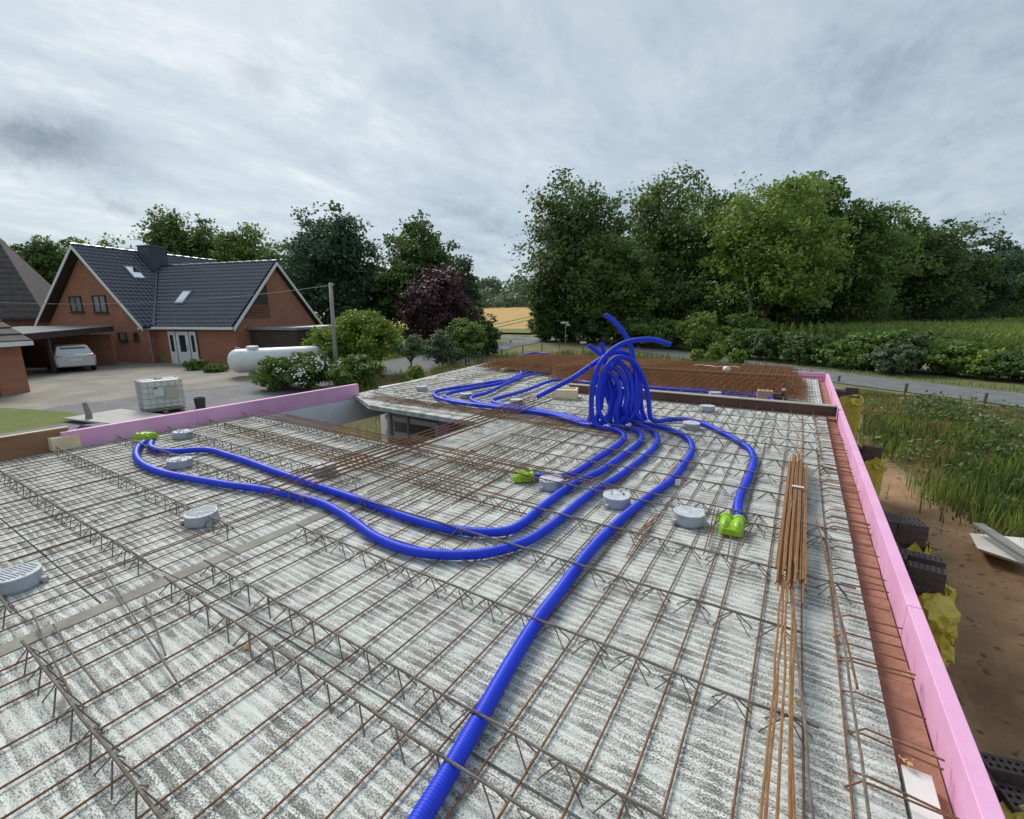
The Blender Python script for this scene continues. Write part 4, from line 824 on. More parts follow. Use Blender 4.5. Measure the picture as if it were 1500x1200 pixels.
for s in (-1, 1):
    MB().hexa([(s * .80, .5, 1.02), (s * .835, .5, 1.02), (s * .835, 2.7, 1.0), (s * .80, 2.7, 1.0), (s * .655, .62, 1.38), (s * .70, .62, 1.38), (s * .69, 2.0, 1.38), (s * .645, 2.0, 1.38)]).build('side_window', M_GLASS, car)
    MB().box((s * .66, .035, .86), (.26, .06, .14)).build('tail_light', mat('red_lens', (.35, .02, .015), None, rough=.2), car)
    for yw in (.75, 3.35):
        wh = MB().tube([(s * .70, yw, .31), (s * .88, yw, .31)], .31, 20).build('tyre', mat('rubber', (.02, .02, .02), None, rough=.8), car); MB().tube([(s * .87, yw, .31), (s * .89, yw, .31)], .2, 14).build('rim', M_GREYM, wh)
MB().box((0, -.005, .68), (.50, .015, .11)).build('number_plate', M_WHITE, car); MB().box((0, .0, .42), (1.55, .1, .16)).build('bumper', M_CAR, car, bevel=.02)

# garage and barn at the far left
gc = P(45, 575, GY); gl = P(-60, 592, GY); gu = (gl - gc).normalized(); gv = Vector((-gu.y, gu.x, 0)); gv = gv if gv.dot(FW) > 0 else -gv
gr = empty('garage', gc, 'low red brick garage with dark roof and dark blue door', 'garage')
def gp(a, b, z): return gu * a + gv * b + HZ * z
MB().hexa([gp(0, 0, 0), gp(7, 0, 0), gp(7, 6, 0), gp(0, 6, 0), gp(0, 0, 2.05), gp(7, 0, 2.05), gp(7, 6, 2.05), gp(0, 6, 2.05)]).build('wall', M_BRK, gr)
M_OLDT = mat('old_brown_tile', (0.060, 0.052, 0.05), (0.10, 0.085, 0.078), 2.5, .85, .5, 12)
MB().hexa([gp(-.2, -.3, 2.03), gp(7.2, -.3, 2.03), gp(7.2, 3, 4.4), gp(-.2, 3, 4.4), gp(-.2, -.3, 2.15), gp(7.2, -.3, 2.15), gp(7.2, 3, 4.55), gp(-.2, 3, 4.55)]).build('roof', M_OLDT, gr)
MB().hexa([gp(-.2, 6.3, 2.03), gp(7.2, 6.3, 2.03), gp(7.2, 3.01, 4.4), gp(-.2, 3.01, 4.4), gp(-.2, 6.3, 2.15), gp(7.2, 6.3, 2.15), gp(7.2, 3.01, 4.55), gp(-.2, 3.01, 4.55)]).build('roof', M_OLDT, gr)
for k in range(9):
    q = k / 9; MB().hexa([gp(-.21, -.3 + 3.3 * q - .02, 2.16 + 2.4 * q), gp(7.2, -.3 + 3.3 * q - .02, 2.16 + 2.4 * q), gp(7.2, -.3 + 3.3 * (q + .1), 2.16 + 2.4 * (q + .1)), gp(-.21, -.3 + 3.3 * (q + .1), 2.16 + 2.4 * (q + .1)), gp(-.21, -.3 + 3.3 * q - .02, 2.21 + 2.4 * q), gp(7.2, -.3 + 3.3 * q - .02, 2.21 + 2.4 * q), gp(7.2, -.3 + 3.3 * (q + .1), 2.175 + 2.4 * (q + .1)), gp(-.21, -.3 + 3.3 * (q + .1), 2.175 + 2.4 * (q + .1))]).build('tile_row', M_OLDT, gr)
MB().hexa([gp(-.22, -.36, 1.98), gp(7.2, -.36, 1.98), gp(7.2, -.31, 1.98), gp(-.22, -.31, 1.98), gp(-.22, -.36, 2.16), gp(7.2, -.36, 2.16), gp(7.2, -.31, 2.16), gp(-.22, -.31, 2.16)]).build('eaves_board', M_WHITE, gr)
MB().hexa([gp(1.15, -.05, 0), gp(4.2, -.05, 0), gp(4.2, .02, 0), gp(1.15, .02, 0), gp(1.15, -.05, 1.8), gp(4.2, -.05, 1.8), gp(4.2, .02, 1.8), gp(1.15, .02, 1.8)]).build('door', mat('dark_blue_door', (.02, .035, .06), (.03, .045, .075), 3, .5), gr)
bd = 33.0; b0 = D(68, 485, bd); b0.z = GY; bl2 = D(-120, 490, 30.0); bl2.z = GY; bu = (bl2 - b0).normalized(); bv = Vector((-bu.y, bu.x, 0)); bv = bv if bv.dot(FW) > 0 else -bv
bn = empty('barn', b0, 'old barn with steep brown tiled roof behind the brick garage', 'barn')
def bp_(a, b, z): return bu * a + bv * b + HZ * z
ez = ztop(462, bd) - GY; rz = ztop(345, bd + 4) - GY
MB().hexa([bp_(.3, .3, 0), bp_(14, .3, 0), bp_(14, 9, 0), bp_(.3, 9, 0), bp_(.3, .3, ez), bp_(14, .3, ez), bp_(14, 9, ez), bp_(.3, 9, ez)]).build('wall', mat('dull_brick', (.17, .075, .05), (.23, .11, .075), 3, .9), bn)
for sgn in (0, 1):
    e0 = -.2 if sgn == 0 else 9.4; e1 = 4.59 if sgn == 0 else 4.61
    rows = 16
    for k in range(rows):
        q0, q1 = k / rows, (k + 1.08) / rows
        def rr(a, q, up): return bp_(a + 3.2 * q if a < 1 else a, e0 + (e1 - e0) * q, ez + (rz - ez) * q + up)
        MB().hexa([rr(-.2, q0, -.06), rr(14, q0, -.06), rr(14, min(q1, 1), -.06), rr(-.2, min(q1, 1), -.06), rr(-.2, q0, .09), rr(14, q0, .09), rr(14, min(q1, 1), .02), rr(-.2, min(q1, 1), .02)]).build('tile_row', M_OLDT, bn)
hip = MB().quad(bp_(-.2, -.2, ez + .05), bp_(-.2, 9.4, ez + .05), bp_(3.0, 4.6, rz)); hip.build('hip_end', M_OLDT, bn)

# ------------------------------------------------------------------ yard objects
i0 = P(200, 609, 0.02); i1 = P(268, 604, 0.02)
ib = empty('water_tank', (i0 + i1) / 2 + Vector((-.25, .2, .03)), 'white cubic plastic water tank in a wire cage on a pallet', 'tank'); ib.rotation_euler = (0, 0, math.atan2(i1.y - i0.y, i1.x - i0.x) + .42)
M_IBC = mat('milky_plastic', (0.58, 0.60, 0.57), (0.70, 0.72, 0.68), 2, .45); M_CAGE = mat('galvanised', (.42, .44, .45), (.52, .54, .55), 6, .45, metal=.6); M_OWD = mat('old_wood', (.20, .15, .10), (.28, .22, .15), 4, .85)
iw, idp, ih, iz = 1.2, 1.0, 1.0, .17
MB().box((0, 0, iz + ih / 2 + .02), (iw - .06, idp - .06, ih)).build('bottle', M_IBC, ib, bevel=.06)
MB().lathe((0, 0, iz + ih + .01), [(.13, 0), (.13, .05), (.11, .06), (0, .061)], 18).build('cap', mat('dark_cap', (.03, .03, .035), None, rough=.5), ib)
for s in (-1, 1):
    for k in range(7): MB().tube([(-iw / 2 + k * iw / 6, s * idp / 2, iz), (-iw / 2 + k * iw / 6, s * idp / 2, iz + ih)], .011, 6).build('cage_bar', M_CAGE, ib)
    for k in range(1, 5): MB().tube([(s * iw / 2, -idp / 2 + k * idp / 5, iz), (s * iw / 2, -idp / 2 + k * idp / 5, iz + ih)], .011, 6).build('cage_bar', M_CAGE, ib)
for k in range(6):
    z = iz + k * ih / 5; MB().tube([(-iw / 2, -idp / 2, z), (iw / 2, -idp / 2, z), (iw / 2, idp / 2, z), (-iw / 2, idp / 2, z), (-iw / 2, -idp / 2, z)], .013, 6).build('cage_ring', M_CAGE, ib)
for k in (-.25, .25): MB().box((0, k, iz + ih + .035), (iw, .05, .02)).build('top_strap', M_CAGE, ib)
MB().box((-.12, -idp / 2 - .015, iz + .62), (.30, .008, .30)).build('label_plate', mat('label_grey', (.62, .63, .62), None, rough=.5), ib); MB().box((.25, -idp / 2 - .015, iz + .55), (.34, .008, .42)).build('label_plate', mat('label_tan', (.45, .43, .36), None, rough=.6), ib); MB().box((-.2, -idp / 2 - .021, iz + .75), (.11, .006, .04)).build('label_print', mat('label_blue', (.03, .06, .25), None, rough=.6), ib)
for k in (-.5, 0, .5): MB().box((k, 0, .05), (.12, idp, .1)).build('pallet_skid', M_OWD, ib)
for k in (-.42, -.21, 0, .21, .42): MB().box((0, k, .125), (iw, .13, .045)).build('pallet_board', M_OWD, ib)
fl = P(182, 611, .2); tag(MB().hexa([fl + Vector(v) for v in ((-1.6, -1.1, -.05), (1.2, -.5, -.05), (.9, .9, -.05), (-1.8, .5, -.05), (-1.6, -1.1, .0), (1.2, -.5, .0), (.9, .9, .0), (-1.8, .5, .0))]).build('flat_board', mat('grey_board', (.36, .35, .33), (.44, .43, .41), 2, .8)), 'grey flat board lying beside the caged water tank', 'board')
tag(MB().lathe(P(294, 597, 0.06), [(.16, 0), (.19, .36), (.2, .38), (.18, .38), (.16, .1)], 16).build('bucket', mat('dark_bucket', (.05, .05, .05), None, rough=.5)), 'dark mortar bucket standing right of the caged water tank', 'bucket')
sp_ = empty('stone_post', P(131, 622, 0), 'leaning old stone post with dark foot at the lawn edge', 'post'); MB().tube([(0, 0, 0), (.02, .03, .35), (-.07, .0, .72)], [.10, .09, .06], 7).build('post', M_JOINT, sp_); MB().box((0, 0, .03), (.5, .4, .05)).build('foot', mat('black_foil', (.02, .02, .025), None, rough=.4), sp_)
tag(MB().hexa([P(150, 628, .1) + Vector(v) for v in ((-.9, -.5, -.1), (1.3, -.3, -.1), (1.2, .5, -.1), (-.8, .4, -.1), (-.7, -.3, .1), (1.0, -.1, .16), (.9, .3, .12), (-.6, .2, .08))]).build('dark_tarp', MATS['black_foil'], bevel=.05), 'dark folded tarpaulin on the ground by the stone post', 'tarpaulin')
# gas tank
ta = P(333, 530, 1.12); tb = P(476, 522, 1.12); td = (tb - ta).normalized(); tl = min((tb - ta).length, 5.6); tb = ta + td * tl
gt = empty('gas_tank', (ta + tb) / 2 + HZ * (GY - 1.12), 'large white cylindrical gas tank lying behind the flowering shrub', 'tank'); gt.rotation_euler = (0, 0, math.atan2(td.y, td.x))
R_ = .62; hlf = tl / 2; pr = [(-hlf, .02), (-hlf + .03, .22), (-hlf + .12, .42), (-hlf + .28, .56), (-hlf + .45, R_), (hlf - .45, R_), (hlf - .28, .56), (hlf - .12, .42), (hlf - .03, .22), (hlf, .02)]
M_TANKW = mat('tank_white', (.70, .71, .70), (.76, .77, .76), 3, .45, spots=((.52, .52, .49), 2.5, .66))
MB().tube([(x, 0, .82) for x, r in pr], [r for x, r in pr], 28).build('shell', M_TANKW, gt, smooth=True)
MB().lathe((-hlf + 1.2, 0, 1.40), [(.30, 0), (.30, .13), (.25, .17), (0, .175)], 18).build('valve_dome', M_TANKW, gt, smooth=True)
for s in (-1, 1):
    MB().box((s * (hlf - 1.0), 0, .12), (.12, .8, .25)).build('saddle', M_GREYM, gt); MB().tube([(s * (hlf - .6), 0, 1.42), (s * (hlf - .6), 0, 1.52), (s * (hlf - .45), 0, 1.52), (s * (hlf - .45), 0, 1.38)], .02, 6).build('lifting_eye', M_TANKW, gt)
tag(MB().box(gt.location + Vector((-.3, 0, -.01)), (tl * 1.05, 1.6, .06), (td, Vector((-td.y, td.x, 0)), HZ)).build('tank_base', M_JOINT), 'grey concrete base slab under the white gas tank', 'base')
# pots and chair by the door
tag(MB().lathe(P(243, 532, GY) + Vector((0, 0, 0.03)), [(.25, 0), (.30, .5), (.33, .55), (.3, .55)], 16).build('plant_pot', mat('mossy_pot', (.14, .16, .08), (.2, .22, .12), 6, .9)), 'mossy round plant pot left of the white front door', 'pot')
ch = empty('garden_chair', P(302, 527, GY) + Vector((0, 0, .03)), 'pale garden chair beside the white front door', 'chair'); M_CH = mat('pale_chair', (.42, .40, .34), (.5, .48, .42), 5, .7)
MB().box((0, 0, .45), (.5, .5, .04)).build('seat', M_CH, ch); MB().box((.25, 0, .75), (.04, .5, .6)).build('backrest', M_CH, ch)
for sx in (-1, 1):
    for sy in (-1, 1): MB().box((sx * .22, sy * .22, .215), (.04, .04, .43)).build('leg', M_CH, ch)
# utility pole with wire
M_POLE = mat('weathered_pole', (.24, .22, .18), (.34, .31, .26), 4, .85, sc=(1, 1, .2))
pb = P(494, 560, 0.05); pt_ = D(484, 415, (pb - CAM).dot(FW) + .25)
po = empty('utility_pole', pb, 'leaning weathered wooden utility pole above the yellow green bush', 'utility pole'); MB().tube([(0, 0, -.2), (pt_ - pb) * .5, pt_ - pb], [.12, .105, .09], 10).build('pole', M_POLE, po, smooth=True)
MB().tube([(pt_ - pb) + Vector((0, 0, -.12)), (pt_ - pb) + Vector((.1, .1, -.05))], .03, 8).build('insulator', M_WHITE, po)
wa = pt_ + HZ * -.1; wbb = D(-60, 440, 24)
tag(MB().tube([wa.lerp(wbb, k / 20) - HZ * (.5 * 4 * (k / 20) * (1 - k / 20)) for k in range(21)], .012, 4).build('overhead_wire', M_GREYM), 'thin overhead wire from the utility pole towards the barn', 'wire')
# fence posts along the lane
M_FP = mat('post_wood', (.13, .105, .08), (.20, .165, .13), 6, .9, sc=(1, 1, .3))
for x, yt, yb in ((657, 522, 544), (700, 515, 532), (735, 511, 525), (766, 507, 519), (794, 503, 514), (820, 500, 511)):
    b_ = P(x, yb, 0); hgt = (yb - yt) / F_PX * (b_ - CAM).dot(FW); o = MB().tube([(0, 0, -.1), (random.uniform(-.02, .02), 0, hgt - .03), (random.uniform(-.02, .02), 0, hgt)], [.055, .05, .035], 8).build('fence_post', M_FP); o.location = b_; tag(o, 'short wooden fence post on the verge of the garden lane', 'post', 'posts along the garden lane')
for x, yt, yb, lab in ((1228, 550, 560, 'short dark post behind the pink corner by the hedge lane'), (1324, 561, 585, 'wooden post standing in dry grass before the hedge lane'), (1442, 575, 590, 'pale topped low post in the weeds before the hedge lane')):
    b_ = P(x, yb, 0); hgt = (yb - yt) / F_PX * (b_ - CAM).dot(FW); o = MB().tube([(0, 0, -.1), (.01, 0, hgt - .03), (.01, 0, hgt)], [.06, .055, .04], 8).build('fence_post', M_FP); o.location = b_; tag(o, lab, 'post')
# delineator posts and signs
M_BLK = mat('black_band', (.02, .02, .02), None, rough=.5); M_SIGNW = mat('sign_white', (.70, .70, .68), None, rough=.5)
for x, yt, yb, lab in ((748, 497, 509, 'white road marker post with black band on the grass wedge'), (718, 498, 510, 'thin dark marker stake left of the grass wedge')):
    b_ = P(x, yb, .02); hgt = (yb - yt) / F_PX * (b_ - CAM).dot(FW); e_ = empty('marker_post', b_, lab, 'post'); MB().hexa([(-.06, -.05, 0), (.06, -.05, 0), (.05, .05, 0), (-.05, .05, 0), (-.05, -.04, hgt), (.05, -.04, hgt), (.04, .04, hgt + .08), (-.04, .04, hgt + .08)]).build('post', M_SIGNW if x > 740 else M_FP, e_); MB().box((0, 0, hgt * .75), (.125, .105, .16)).build('band', M_BLK, e_)
b_ = P(828, 511, 0); dpt = (b_ - CAM).dot(FW); hgt = (511 - 472) / F_PX * dpt; sg = empty('street_sign', b_, 'street name sign post with two small white blades at the junction', 'sign'); MB().tube([(0, 0, 0), (0, 0, hgt)], .035, 8).build('pole', M_GREYM, sg)
MB().box((-.1, -.03, hgt - .1), (.75, .03, .16), (RT, FW, HZ)).build('name_blade', M_SIGNW, sg); MB().box((.18, .05, hgt - .32), (.5, .03, .14), (Vector((.97, -.1, 0)), Vector((.1, .97, 0)), HZ)).build('name_blade', M_SIGNW, sg)
b_ = P(854, 517, 0); dpt = (b_ - CAM).dot(FW); hgt = (517 - 502) / F_PX * dpt; sg = empty('low_sign', b_, 'low white board on a dark stake near the junction', 'sign'); MB().tube([(0, 0, 0), (0, 0, hgt)], .04, 8).build('stake', M_FP, sg); MB().box((0, 0, hgt), (.5, .12, .14), (RT, Vector((FW.x, FW.y, 0)).normalized(), HZ)).build('board', M_SIGNW, sg)
b_ = P(646, 522, .03); dpt = (b_ - CAM).dot(FW); k_ = dpt / F_PX; sg = empty('notice_sign', b_, 'white notice plate with red and grey lines before the round shrub', 'sign'); MB().tube([(0, .02, 0), (0, .02, 14 * k_)], .03, 6).build('stake', M_FP, sg)
RH = Vector((RT.x, RT.y, 0)).normalized(); FH = Vector((FW.x, FW.y, 0)).normalized()
MB().box((0, 0, 11 * k_), (9 * k_, .02, 7.5 * k_), (RH, FH, HZ)).build('plate', M_SIGNW, sg)
for z, w_, m_ in ((13, 6, mat('sign_red', (.4, .04, .04), None, rough=.5)), (11.2, 6.5, M_GREYM), (9.5, 5, M_GREYM)): MB().box(FH * -.014 + HZ * z * k_, (w_ * k_, .006, .9 * k_), (RH, FH, HZ)).build('print_line', m_, sg)

dirt_poly = [(0.9, .2), (0.9, 9.0)] + [tuple(P(*q).xy) for q in ((1268, 640, -.5), (1330, 690, -.5), (1420, 765, -.6), (1530, 850, -.6), (1800, 1000, -.6))]
def inside_pt(x, y):
    c = False; j = len(dirt_poly) - 1
    for i in range(len(dirt_poly)):
        xi, yi = dirt_poly[i]; xj, yj = dirt_poly[j]
        if (yi > y) != (yj > y) and x < (xj - xi) * (y - yi) / (yj - yi) + xi: c = not c
        j = i
    return c
# ------------------------------------------------------------------ brick stacks in yellow film outside the right rim
M_CLK = mat('dark_clinker', (.060, .042, .040), (.11, .075, .065), 14, .7, .3, 80); M_YEL = mat('yellow_film', (.48, .37, .035), (.58, .47, .07), 7, .35, .8, 30)
CLKM = {}
def clinker(nh):
    if nh not in CLKM:
        lx, ly, lz = .24, .115, .071; body = MB(); ex = lx / (nh[0] * 2 + 1); ey = ly / (nh[1] * 2 + 1); body.box((0, 0, lz * .3), (lx, ly, lz * .6))
        for i in range(nh[0] + 1): body.box((-lx / 2 + ex * (.5 + 2 * i), 0, lz * .8), (ex, ly, lz * .4))
        for j in range(nh[1] + 1):
            for i in range(nh[0]): body.box((-lx / 2 + ex * (1.5 + 2 * i), -ly / 2 + ey * (.5 + 2 * j), lz * .8), (ex, ey, lz * .4))
        CLKM[nh] = body.mesh('brick', M_CLK)
    return CLKM[nh]
def film(w_, d_, z0, z1, seed):
    """crumpled film round a stack"""
    r = random.Random(seed); V_ = []; F_ = []; n = 40; rows = 12
    for j in range(rows):
        q = j / (rows - 1); z = z0 + (z1 - z0) * q
        for i in range(n):
            an = 2 * math.pi * i / n; c, s_ = math.cos(an), math.sin(an); m_ = max(abs(c), abs(s_)); rad = 1 / m_
            rad = min(rad, 1.25); off = 1.03 + r.uniform(-.015, .05) + (.09 * q * r.random())
            V_.append((c * rad * w_ / 2 * off, s_ * rad * d_ / 2 * off, z + r.uniform(-.03, .03) + (r.uniform(-.12, .05) if j == rows - 1 else 0)))
    for j in range(rows - 1):
        for i in range(n): F_.append((j * n + i, j * n + (i + 1) % n, (j + 1) * n + (i + 1) % n, (j + 1) * n + i))
    return V_, F_
def stack(x, y, ztop_, yaw, lab, seed, nx_=2, ny_=4):
    r = random.Random(seed); zg = H(x, y) + .03; e_ = empty('brick_stack', (x, y, zg), lab, 'brick stack', None); e_.rotation_euler = (0, 0, yaw); h_ = ztop_ - zg
    wx = nx_ * .245; wy = ny_ * .119
    for k in (-.4, 0, .4): MB().box((k * wx, 0, .05), (.09, wy + .06, .1)).build('pallet_skid', M_OWD, e_)
    MB().box((0, 0, .12), (wx + .08, wy + .06, .035)).build('pallet_deck', M_OWD, e_)
    nl = int((h_ - .14) / .071); top = .14 + nl * .071
    MB().box((0, 0, .14 + (nl - 2) * .0355), (wx - .01, wy - .01, (nl - 2) * .071)).build('brick_core', M_CLK, e_)
    for j in range(3):
        for a in range(nx_):
            for b in range(ny_):
                if j == 1 and r.random() < .3 or j == 2 and r.random() < .7: continue
                inst('brick', clinker((6, 2)), e_, (-wx / 2 + .1225 + a * .245 + r.uniform(-.012, .012), -wy / 2 + .06 + b * .119, top - .142 + j * .0712), (0, 0, r.uniform(-.06, .06)))
    V_, F_ = film(wx + .05, wy + .05, .15, top - .1, seed); me = bpy.data.meshes.new('yellow_film'); me.from_pydata(V_, [], F_); me.materials.append(M_YEL); fo = bpy.data.objects.new('yellow_film', me); C.objects.link(fo); fo.parent = e_
    for q in range(1 if y > 5 else 3):
        a = r.uniform(-1.1, .7); c0 = Vector((math.cos(a) * wx * .46, math.sin(a) * wy * .5, top - (.22 if y > 5 else .10) - .16 * q)); bm = bmesh.new(); bmesh.ops.create_icosphere(bm, subdivisions=3, radius=1)
        k1, k2, k3 = r.uniform(0, 6), r.uniform(0, 6), r.uniform(0, 6)
        for v in bm.verts:
            n_ = v.co.copy(); f = 1 + .16 * abs(math.sin(n_.x * 4 + n_.z * 3 + k1)) - .14 * abs(math.sin(n_.y * 6 - n_.z * 4 + k2)) + .08 * math.sin(n_.z * 11 + n_.x * 7 + k3) + r.uniform(-.03, .03)
            v.co = Vector((n_.x * .13 * f, n_.y * .19 * f, n_.z * .15 * f - .03 * n_.x))
        me = bpy.data.meshes.new('film_bulge'); bm.to_mesh(me); bm.free(); me.materials.append(M_YEL); fo = bpy.data.objects.new('film_bulge', me); C.objects.link(fo); fo.parent = e_; fo.location = c0; fo.rotation_euler = (r.uniform(-.4, .4), r.uniform(-.3, .3), a)
    return e_
for px, py, zt_, yaw, lab, sd2, nx_, ny_ in ((1308, 757, 1.4, .1, 'stack of dark perforated bricks with yellow film beside the bare soil', 3, 2, 3), (1330, 822, 1.3, -.15, 'second stack of dark bricks with bulging yellow film by the pink rim', 5, 2, 3), (1322, 862, 1.15, .1, 'low dark brick stack with sagging yellow film tucked behind the pink rim', 8, 2, 2), (1262, 655, 1.35, .1, 'small brick stack with yellow film near the weeds', 11, 2, 3), (1222, 568, 1.75, .1, 'distant stack wrapped in pale yellow film at the pink corner', 14, 2, 4), (1452, 1140, .9, .2, 'brick stack with yellow film beside the near end of the rim', 17, 2, 3)):
    q = P(px, py, zt_); q.x = max(q.x, .70 + nx_ * .1225 + .07); stack(q.x, q.y, zt_, yaw, lab, sd2, nx_, ny_)
# boards lying on the soil at the right
wb = P(1428, 790, -.45); tag(MB().hexa([P(1420, 783, -.35), P(1432, 806, -.35), P(1500, 830, -.35), P(1500, 790, -.35), P(1420, 781, -.27), P(1432, 803, -.27), P(1500, 826, -.27), P(1500, 788, -.27)]).build('white_board', mat('white_panel', (.68, .64, .57), (.76, .72, .66), 3, .8)), 'pale insulation board lying on the soil at the weeds', 'board')
q0 = P(1432, 768, -.1); q1 = P(1540, 838, -.1); tag(MB().box((q0 + q1) / 2, ((q1 - q0).length, .16, .05), ((q1 - q0).normalized(), HZ.cross((q1 - q0).normalized()), HZ)).build('grey_plank', mat('grey_plank', (.20, .20, .19), (.28, .28, .26), 3, .85, sc=(.3, 3, 3))), 'grey weathered plank resting across the pale insulation board', 'plank')
r = random.Random(4); mb = MB()
for k in range(260):
    x = r.uniform(1.4, 6.0); y = r.uniform(.5, 9.0)
    if not inside_pt(x, y): continue
    q = r.uniform(.012, .05); z = H(x, y) + .05; mb.hexa([(x - q, y - q * r.uniform(.6, 1), z - .01), (x + q, y - q, z - .01), (x + q * r.uniform(.6, 1), y + q, z - .01), (x - q, y + q, z - .01), (x - q * .5, y - q * .6, z + q * .7), (x + q * .6, y - q * .5, z + q * .8), (x + q * .5, y + q * .4, z + q * .6), (x - q * .6, y + q * .5, z + q * .75)])
o = mb.build('soil_clods', mat('clod', (.22, .14, .08), (.38, .30, .22), 5, .95)); tag(o, 'clods and small stones scattered on the bare soil', kind='stuff')

# ------------------------------------------------------------------ vegetation
def leaf_quads(pts, nrm, size, rng, aspect=1.6):
    """one bent-free leaf quad per point; returns V,F"""
    n = len(pts); a = rng.normal(size=(n, 3)); a -= nrm * (a * nrm).sum(1, keepdims=True); a /= np.linalg.norm(a, axis=1, keepdims=True) + 1e-9
    b = np.cross(nrm, a); s = size[:, None]
    Vq = np.empty((n, 4, 3)); Vq[:, 0] = pts - a * s * aspect * .5; Vq[:, 1] = pts + b * s * .5; Vq[:, 2] = pts + a * s * aspect * .5; Vq[:, 3] = pts - b * s * .5
    return Vq.reshape(-1, 3), np.arange(n * 4).reshape(n, 4)
def crown(rng, Rx, Ry, z0, z1, nl, leaf, lobes=14, per=9, shape='round', fluff=1.0):
    """leaf positions in lobes -> sprays, uneven outline with gaps"""
    hz = (z1 - z0) / 2; zc = (z0 + z1) / 2; cen = []; rad = []
    for k in range(lobes):
        while True:
            u = rng.uniform(-1, 1, 3)
            if (u ** 2).sum() < 1: break
        u *= .62 / max(.62, np.linalg.norm(u)) * (0.85 + .3 * rng.random())
        t = u[2]; wz = 1.0
        if shape == 'round': wz = 1.0 - .25 * max(0, t)
        elif shape == 'cone': wz = .95 - .62 * (t + 1) / 2 * 1.2
        elif shape == 'dome': wz = 1.0 - .5 * max(0, t) ** 2
        cen.append((u[0] * Rx * wz, u[1] * Ry * wz, zc + u[2] * hz)); rad.append((.30 + .22 * rng.random()) * (.75 + .25 * (1 - t)) )
    cen = np.array(cen); rad = np.array(rad)
    sp, sn, sr = [], [], []
    for c, r in zip(cen, rad):
        m = per; d = rng.normal(size=(m, 3)); d[:, 2] += .35; d /= np.linalg.norm(d, axis=1, keepdims=True)
        p = c + d * np.array([Rx, Ry, hz * .8]) * r * (.75 + .5 * rng.random((m, 1)))
        sp.append(p); sn.append(d); sr.append(np.full(m, r))
    sp = np.vstack(sp); sn = np.vstack(sn); sr = np.concatenate(sr)
    k = max(4, nl // len(sp)); spread = .105 * fluff * (Rx + Ry + hz) / 3
    off = np.clip(rng.normal(size=(len(sp), k, 3)), -1.5, 1.5) * spread * np.array([1, 1, .62])
    pts = (sp[:, None] + off * (.55 + .75 * rng.random((len(sp), 1, 1)))).reshape(-1, 3)
    nr = np.repeat(sn, k, 0) * .55 + rng.normal(size=pts.shape) * .55 + np.array([0, 0, .35]); nr /= np.linalg.norm(nr, axis=1, keepdims=True)
    tint = np.repeat(rng.random(len(sp)), k) * .55 + rng.random(len(pts)) * .45
    nf = len(pts) // 7; u = rng.normal(size=(nf, 3)); u /= np.linalg.norm(u, axis=1, keepdims=True); u *= rng.random((nf, 1)) ** .5 * .62
    fp = u * np.array([Rx, Ry, hz]) * np.column_stack([1 - .35 * (u[:, 2] > 0) * u[:, 2] / .62] * 2 + [np.ones(nf)]) + np.array([0, 0, zc - hz * .05])
    fn = rng.normal(size=(nf, 3)); fn /= np.linalg.norm(fn, axis=1, keepdims=True); pts = np.vstack([pts, fp]); nr = np.vstack([nr, fn]); tint = np.concatenate([tint, rng.random(nf)])
    keep = pts[:, 2] > z0 * .6; pts, nr, tint = pts[keep], nr[keep], tint[keep]
    return pts, nr, tint, cen, sp
def tree_obj(name, base, hgt, Rx, col, label, group, nl=9000, leaf=.3, cb=.12, lobes=16, shape='round', trunk=None, seed=0, Ry=None, per=9, fluff=1.0, bark=None, stems=1, cat='tree'):
    rng = np.random.default_rng(seed + 100); Ry = Ry or Rx
    e_ = empty(name, base, label, cat, group)
    leaf *= .74; nl = int(nl * 1.42); pts, nr, tint, cen, sp = crown(rng, Rx, Ry, hgt * cb, hgt * .99, nl, leaf, int(lobes * 1.7), per, shape, fluff)
    V_, F_ = leaf_quads(pts, nr, leaf * (.6 + .8 * rng.random(len(pts))), rng); me = fast_mesh('crown', V_, F_, col, np.repeat(tint, 4)); o = bpy.data.objects.new('crown', me); C.objects.link(o); o.parent = e_
    mb = MB(); tr = trunk or hgt * .018; top = Vector((rng.normal() * .05 * Rx, rng.normal() * .05 * Rx, hgt * .62))
    for s in range(stems):
        sx = Vector((rng.normal() * .06 * Rx, rng.normal() * .06 * Rx, 0)) * (s > 0); mb.tube([sx + Vector((0, 0, -.15)), sx + Vector((0, 0, hgt * .04)), sx + top * .35, top * .7 + sx, top + sx * 1.3], [tr * 1.35, tr, tr * .85, tr * .6, tr * .25], 7)
    for c in cen:
        c = Vector(c); t = min(.95, max(.12, c.z / (hgt * .62) * .55)); a = top * t; mid = a.lerp(c, .5) + Vector((0, 0, -.04 * hgt * .5)); mb.tube([a, mid, c], [tr * .38, tr * .24, tr * .08], 5, False)
    for q in sp[::4]:
        q = Vector(q); c = min((Vector(c) for c in cen), key=lambda c: (c - q).length); mb.tube([c, q], [tr * .10, tr * .03], 3, False)
    mb.build('trunk', bark or M_BARK, e_); return e_
M_BARK = mat('bark', (.085, .065, .05), (.15, .12, .09), 5, .95, .5, 20)
LG_dark = leaf_mat('leaf_dark', (.046, .092, .028), (.15, .225, .055)); LG_mid = leaf_mat('leaf_mid', (.066, .13, .028), (.20, .30, .06)); LG_lite = leaf_mat('leaf_light', (.10, .18, .03), (.29, .385, .07))
